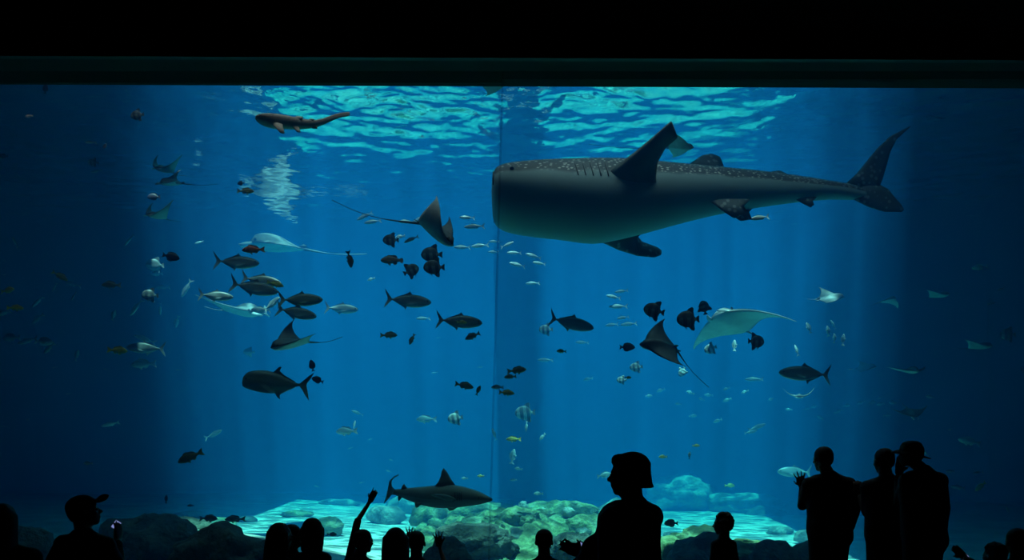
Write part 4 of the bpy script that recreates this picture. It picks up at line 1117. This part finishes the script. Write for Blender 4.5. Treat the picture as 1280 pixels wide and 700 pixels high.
def person(px, top, D, stature, label, face=0, pitch=0, body_yaw=None, hair='short', shirt='black', trousers='navy', cap=None,
           arms=(None, None), sw=1.0, bulk=1.0, kid=False, head_px=None, seat=None, lean=0.0, voxel=.012, neck_px=None, shift=0.0, sleeves='long', group=None, roll=0, blobs=()):
    """a visitor whose head's top shows at (px, top), standing D metres away. arms: (left, right) as lists [elbow (px,py,dD), wrist, hand direction, palm, options] or None for hanging"""
    hd = head_px[1] / F * D if head_px else stature / (6.2 if kid else 7.5)
    c = P(px, top, D) - Vector((0, 0, hd * .5))
    by = R(body_yaw if body_yaw is not None else face); fy = R(face)
    S = stature
    loc = lambda x, y, z: Vector((nk.x, nk.y, 0)) + rotz(Vector((x, y, 0)), by) + Vector((0, 0, z))
    nk = c - Vector((0, 0, hd * .62)) + rotz(Vector((0, -.06 * hd, 0)), fy) + Vector((shift, 0, 0))
    sh_z = nk.z - hd * .10
    hip_z = sh_z - .29 * S
    shw = (.112 if not kid else .105) * S * sw
    hpw = .052 * S * (1 + .4 * (bulk - 1))
    b = Shape(); g = Shape(); tr_ = Shape()
    q, M = head_shape(b, c, hd, fy, R(pitch), R(roll))
    b.limb(c - Vector((0, 0, hd * .25)) + rotz(Vector((0, -.10*hd, 0)), fy), Vector((nk.x, nk.y, sh_z + .01)), hd * .24, hd * .27)
    def both(part, a_, b_, ra, rb, pad):
        b.limb(a_, b_, ra, rb); part.limb(a_, b_, ra + pad, rb + pad)
    # torso: shoulders, chest, waist, hips
    L, Rr = loc(-shw, 0, sh_z - .040*S), loc(shw, 0, sh_z - .040*S)
    rS = .034 * S * (bulk * .5 + .5)
    k = S * bulk
    hips = loc(0, lean * -.12 * S, hip_z)
    both(g, L, loc(0, 0, sh_z - .03*S), rS, rS*1.1, .012); both(g, Rr, loc(0, 0, sh_z - .03*S), rS, rS*1.1, .012)
    for bx_, by_, bd_, br_ in blobs:
        g.ball(P(bx_, by_, D + bd_), br_ / F * D, 14); b.ball(P(bx_, by_, D + bd_), br_ / F * D - .012, 14)
    for sd in (-1, 1):
        both(g, loc(sd*shw*.72, .0, sh_z - .036*S), loc(0, -.01*S, nk.z + hd*.02), .026*k, hd*.19, .010)
        both(g, loc(sd*shw*.55, .012*S, sh_z - .05*S), loc(sd*shw*.50, .012*S, sh_z - .13*S), .050*k, .050*k, .012)
        both(g, loc(sd*shw*.50, .012*S, sh_z - .13*S), loc(sd*hpw*.95, .008*S, hip_z + .07*S), .050*k, .052*k, .012)
        both(g, loc(sd*hpw*.95, .008*S, hip_z + .07*S), loc(sd*hpw, 0, hip_z - .01*S), .052*k, .056*k, .014)
        b.limb(loc(sd*hpw, 0, hip_z), loc(sd*hpw, -.01*S, hip_z - .03*S), .056*k, .056*k)
        tr_.limb(loc(sd*hpw, 0, hip_z + .03*S), loc(sd*hpw, -.012*S, hip_z - .04*S), .056*k + .010, .058*k + .010)
        # legs
        if seat is None:
            kn = loc(sd*hpw*1.05, .012*S, hip_z * .53); an = loc(sd*hpw*1.0, -.01*S, .075)
            toe = loc(sd*hpw*1.35, .115*S, .03)
        else:
            kn = loc(sd*hpw*1.3, .235*S, hip_z + .0*S); an = loc(sd*hpw*1.25, .25*S, seat + .075)
            toe = loc(sd*hpw*1.4, .36*S, seat + .03)
        h0 = loc(sd*hpw, 0, hip_z - .02*S)
        both(tr_, h0, kn, .050*k, .034*k, .012); both(tr_, kn, an, .034*k, .022*S, .013)
        b.limb(an, Vector((an.x, an.y, toe.z + .01)), .020*S, .02*S)
        shoe = Shape(); shoe.limb(Vector((an.x, an.y, toe.z + .012)), toe, .042, .032); shoes.append(shoe)
    # arms
    for idx, sd in enumerate((-1, 1)):
        A = arms[idx]; so = L if sd < 0 else Rr
        if A is None:
            el = loc(sd*(shw + .035*S), -.012*S, sh_z - .185*S); wr = loc(sd*(shw + .028*S), .045*S, sh_z - .325*S); dr = wr - el + Vector((0,0,-.05)); pn = rotz(Vector((-sd, 0, 0)), by); opt = {}
        else:
            el = P(*A[0][:2], D + A[0][2]); wr = P(*A[1][:2], D + A[1][2]); dr = Vector(A[2]); pn = Vector(A[3]); opt = A[4] if len(A) > 4 else {}
        both(g, so, el, .029*S*(bulk*.4+.6), .023*S*(bulk*.3+.7), .011)
        b.limb(el, wr, .0225*S, .0150*S)
        if sleeves == 'long': g.limb(el, el.lerp(wr, .88), .0225*S + .011, .0165*S + .010)
        hand(b, wr, dr, pn, opt.get('side', sd), (S / 1.72 if not kid else .80), opt.get('curl', .25), opt.get('spread', .10), opt.get('point', False))
    o = b.fused('person', SKIN_M, voxel, None, 2)
    if min(v.co.z for v in o.data.vertices) > .05 and seat is None: print('NOTE feet', label, min(v.co.z for v in o.data.vertices))
    g.fused('shirt', CLOTH[shirt], .018, o, 3); tr_.fused('trousers', CLOTH[trousers], .018, o, 3)
    while shoes: shoes.pop().build('shoe', SHOE_M, o)
    # eyes
    for sd in (-1, 1):
        e = Shape(); e.ball(q(sd*.155, .325, .0), (.045*hd,)*3, 8); e.build('eye', EYE_M, o)
    hr = Shape()
    rnd = random.Random(int(px * 7 + top))
    if hair in ('short', 'curly', 'bob', 'long', 'bun'):
        hr.ball(q(0, -.10, .17), (.37*hd, .43*hd, .375*hd), 14, M)
        if hair == 'short':
            hr.ball(q(0, -.22, .02), (.33*hd, .29*hd, .33*hd), 12, M)
        if hair == 'curly':
            hr.ball(q(0, -.20, .06), (.39*hd, .36*hd, .42*hd), 12, M)
            for i in range(46):
                a_, t_ = rnd.uniform(-math.pi, math.pi), rnd.uniform(-.1, 1.4)
                v = Vector((math.sin(a_)*math.cos(t_)*.40, math.cos(a_)*math.cos(t_)*.44 - .10, math.sin(t_)*.42 + .14))
                if v.y > .22 and v.z < .35: continue
                hr.ball(q(*v), rnd.uniform(.06, .085)*hd, 6)
            for i in range(0):
                hr.ball(q(rnd.uniform(-.3, .3), rnd.uniform(-.5, -.25), rnd.uniform(-.35, .1)), rnd.uniform(.06, .085)*hd, 6)
        if hair == 'bob':
            hr.ball(q(0, -.13, .20), (.40*hd, .44*hd, .36*hd), 14, M)
            hr.ball(q(0, .18, .34), (.30*hd, .20*hd, .17*hd), 10, M)
            for i in range(16):
                a_ = math.pi * (.5 + .62 * (i / 7.5 - 1)) + math.pi
                x, y = math.cos(a_) * .34, math.sin(a_) * .37 - .10
                hr.limb(q(x*.9, y*.9, .15), q(x*1.04, y*1.04, -.16), .13*hd, .10*hd, 8)
                hr.limb(q(x*1.04, y*1.04, -.16), q(x*1.14, y*1.14 - .05, -.27), .085*hd, .05*hd, 8)
        if hair in ('long',):
            for i in range(15):
                a_ = math.pi + math.pi * (i / 14) * 1.0
                x, y = math.cos(a_) * .36, math.sin(a_) * .40 - .08
                hr.limb(q(x*.95, y*.95, .15), q(x*1.06, y*1.12, -.30), .12*hd, .115*hd, 8)
                hr.limb(q(x*1.06, y*1.12, -.30), q(x*1.18, y*1.30 - .03, -.85 - .12*rnd.random()), .115*hd, .07*hd, 8)
        if hair == 'bun':
            hr.ball(q(0, -.2, .0), (.36*hd, .33*hd, .42*hd), 12, M)
            for i in range(9):
                a_ = math.pi + math.pi * (i / 8)
                hr.limb(q(math.cos(a_)*.34, math.sin(a_)*.36-.08, .1), q(math.cos(a_)*.33, math.sin(a_)*.34-.10, -.62), .11*hd, .07*hd, 8)
        hr.fused('hair', HAIR_M, max(.008, .055*hd), o, 1)
    if cap == 'cap':
        hr = Shape(); hr.ball(q(0, -.06, .22), (.40*hd, .46*hd, .34*hd), 16, M); hr.fused('cap_crown', CLOTH['black'], .012, o, 2)
        br = Shape(); br.foil([(q(-.28, .62, .28), q(-.28, .28, .24), .02), (q(-.12, .78, .33), q(-.12, .3, .26), .025), (q(.12, .78, .33), q(.12, .3, .26), .025), (q(.28, .62, .28), q(.28, .28, .24), .02)]); br.build('cap_brim', CLOTH['black'], o)
    if cap == 'hat':
        hr = Shape(); hr.rings([[q(math.cos(a_)*r*.92, math.sin(a_)*r - .04, z) for a_ in [i*2*math.pi/20 for i in range(20)]] for r, z in ((.46,.08),(.45,.22),(.41,.36),(.35,.47),(.24,.54),(.08,.57))])
        hr.build('hat_crown', CLOTH['grey'], o)
        br = Shape(); br.rings([[q(math.cos(a_)*r*.95, math.sin(a_)*r*1.08 - .04 + .03, z - .16*max(0, -math.sin(a_)) + .05*math.sin(a_) - .05*abs(math.cos(a_))) for a_ in [i*2*math.pi/24 for i in range(24)]] for r, z in ((.44,.17),(.56,.12),(.68,.07),(.675,.04),(.55,.08),(.43,.12))], True)
        br.build('hat_brim', CLOTH['grey'], o)
    return tag(o, label, 'person', group)
shoes = []

# two carpeted benches of the viewing steps, for the two seated men
box('floor_step', (-4.6, 5.55, 0.0), (-2.3, 6.1, 0.45), carpet)
box('floor_step.001', (-4.4, 4.40, 0.0), (-2.2, 5.0, 0.45), carpet)

person(4, 630, 5.0, 1.72, 'long-haired person cut off by the left edge', face=0, hair='long', shirt='black', seat=.0, head_px=(0, 44), sw=.95)
person(106, 620, 6.0, 1.75, 'seated man in a cap with its brim tipped up, looking right', face=-62, pitch=14, body_yaw=-18, hair='short', cap='cap', shirt='black', seat=.0, head_px=(0, 40), shift=.015, sw=1.05,
       arms=([(66,700,-.1),(78,740,.1),(.3,.5,-.4),(1,0,0)], [(148,706,.05),(147,676,.22),(0,.1,1),(-1,.3,0),dict(curl=.5)]), voxel=.010)
person(352, 654, 6.8, 1.16, 'child with long loose hair at lower left, looking right', face=-40, hair='long', kid=True, shirt='navy', head_px=(0, 34), voxel=.010, sw=.95, shift=-.02)
person(367, 656, 7.2, 1.10, 'child in profile showing past the long-haired child at lower left', face=-80, body_yaw=-30, hair='short', kid=True, shirt='black', head_px=(0, 29), voxel=.009, sw=.8)
person(391, 648, 6.8, 1.16, 'child with smooth straight hair seen from behind, right of two heads', face=0, hair='bun', kid=True, shirt='navy', head_px=(0, 35), voxel=.010, sw=.95)
person(455, 662, 7.2, 1.14, 'child with one arm raised, pointing up at the shark', face=-35, hair='short', kid=True, shirt='navy', head_px=(0, 30), voxel=.0055, sleeves='short', shift=-.03, sw=.9,
       arms=([(447,651,.15),(463,626,.3),(.42,.2,1),(.3,1,0),dict(point=True)], None), body_yaw=-10)
person(495, 660, 6.5, 1.10, 'child with wide loose hair between the pointing child and the waving one', face=0, hair='long', kid=True, shirt='black', head_px=(0, 36), voxel=.010)
person(521, 664, 7.0, 1.04, 'child waving both open hands at the window', face=-5, hair='short', kid=True, shirt='white', head_px=(0, 30), voxel=.0055, sleeves='short',
       arms=([(504,698,.22),(512,676,.34),(.10,.0,1),(0,1,0),dict(curl=.06, spread=.42)], [(556,704,.15),(549,682,.3),(-.15,.0,1),(0,1,0),dict(curl=.05, spread=.42)]))
person(680, 662, 6.7, 1.06, 'round-headed child with cropped hair seen from behind', face=0, hair='short', kid=True, shirt='black', head_px=(0, 31), voxel=.010)
person(784, 567, 4.4, 1.66, 'large standing woman with short bobbed hair in the middle foreground', face=64, body_yaw=48, hair='bob', shirt='black', trousers='black', head_px=(0, 54), bulk=1.34, voxel=.009, sw=1.0, shift=.015, blobs=[(793,652,0,24),(766,664,.05,22),(748,690,.1,24),(736,712,.12,24),(797,690,0,22)],
       arms=([(748,686,.22),(728,692,.34),(-.6,.3,.25),(.3,-1,.2),dict(curl=.5)], [(798,704,-.10),(752,706,.05),(-1,.25,.1),(0,0,1),dict(curl=.5)]))
person(903, 642, 8.0, 1.10, 'small curly-haired child standing in profile at the window', face=55, body_yaw=20, hair='curly', kid=True, shirt='navy', head_px=(0, 27), voxel=.009, sw=.85)
person(1028, 559, 8.0, 1.77, 'broad standing man with one hand raised, its fingers spread', face=12, body_yaw=10, hair='short', shirt='black', trousers='black', head_px=(0, 31), bulk=1.22, sw=1.08, voxel=.0065, shift=.06,
       arms=([(1003,632,.15),(1003,609,.32),(-.18,.1,1),(.3,1,0),dict(curl=.08, spread=.40)], [(1069,638,.05),(1062,664,.2),(-.3,.3,-1),(-1,0,0)]))
person(1104, 561, 7.5, 1.74, 'standing man with short hair holding a phone up, left of the hat', face=8, body_yaw=12, hair='short', shirt='grey', trousers='black', head_px=(0, 32), bulk=1.08, voxel=.010, shift=.02,
       arms=([(1084,641,.12),(1075,620,.32),(-.1,.25,1),(.4,1,0),dict(curl=.5)], [(1136,640,.1),(1128,664,.2),(-.2,.2,-1),(-1,0,0)]))
person(1138, 553, 6.95, 1.79, 'standing person in a brimmed hat leaning towards the short-haired man', face=62, body_yaw=24, hair='short', cap='hat', shirt='brown', trousers='black', head_px=(0, 31), bulk=1.12, voxel=.010, shift=.10,
       arms=([(1124,628,.2),(1124,592,.1),(.15,.1,1),(0,-1,0),dict(curl=.6)], [(1180,636,.0),(1178,668,.1),(0,.1,-1),(-1,0,0)]))
person(1242, 680, 6.0, 1.02, 'curly-haired child low in the right corner', face=25, hair='curly', kid=True, shirt='black', head_px=(0, 30), voxel=.010,
       arms=([(1216,704,.2),(1206,697,.35),(-.5,.3,.6),(.3,1,0),dict(curl=.5)], None))
person(1270, 661, 6.3, 1.10, 'person cut off by the right edge in the corner', face=0, hair='short', kid=True, shirt='brown', head_px=(0, 34), voxel=.011, sw=1.0)

# ---------------------------------------------------------------- what they hold
phone_m = plain('phone_case', (.02, .02, .022), .4)
glow_m, nt, ns, ln = nodes_of('lit_screen')
ns['Principled BSDF'].inputs['Base Color'].default_value = (.02, .02, .03, 1)
em = ns['Principled BSDF'].inputs; em['Emission Color'].default_value = (.35, .45, 1.0, 1); em['Emission Strength'].default_value = .55
def phone(px, py, D, ax, label, lit=True, w=.07, h=.14, name='phone', cat='phone'):
    s = Shape(); s.box((-w/2, -.005, -h/2), (w/2, .005, h/2)); o = s.build(name, phone_m, None, False)
    o.location = P(px, py, D); o.rotation_euler = ax
    if lit:
        t = Shape(); t.box((-w*.44, -.0065, -h*.42), (w*.44, -.0052, h*.42)); t.build('screen', glow_m, o, False)
    return tag(o, label, cat)
phone(145, 656, 6.24, (0, R(35), R(35)), 'small lit phone held up by the seated man in the cap', w=.05, h=.075)
phone(1070, 613, 7.88, (R(-15), R(-60), R(10)), 'dark phone held up sideways by the short-haired standing man', lit=False)
phone(724, 686, 4.80, (R(20), R(30), R(40)), 'small lit phone in the hands of the large standing woman', w=.06, h=.09)
phone(1203, 694, 6.38, (R(-25), R(-40), R(-10)), 'phone with faint lit screen held up in the right corner', w=.06, h=.12)
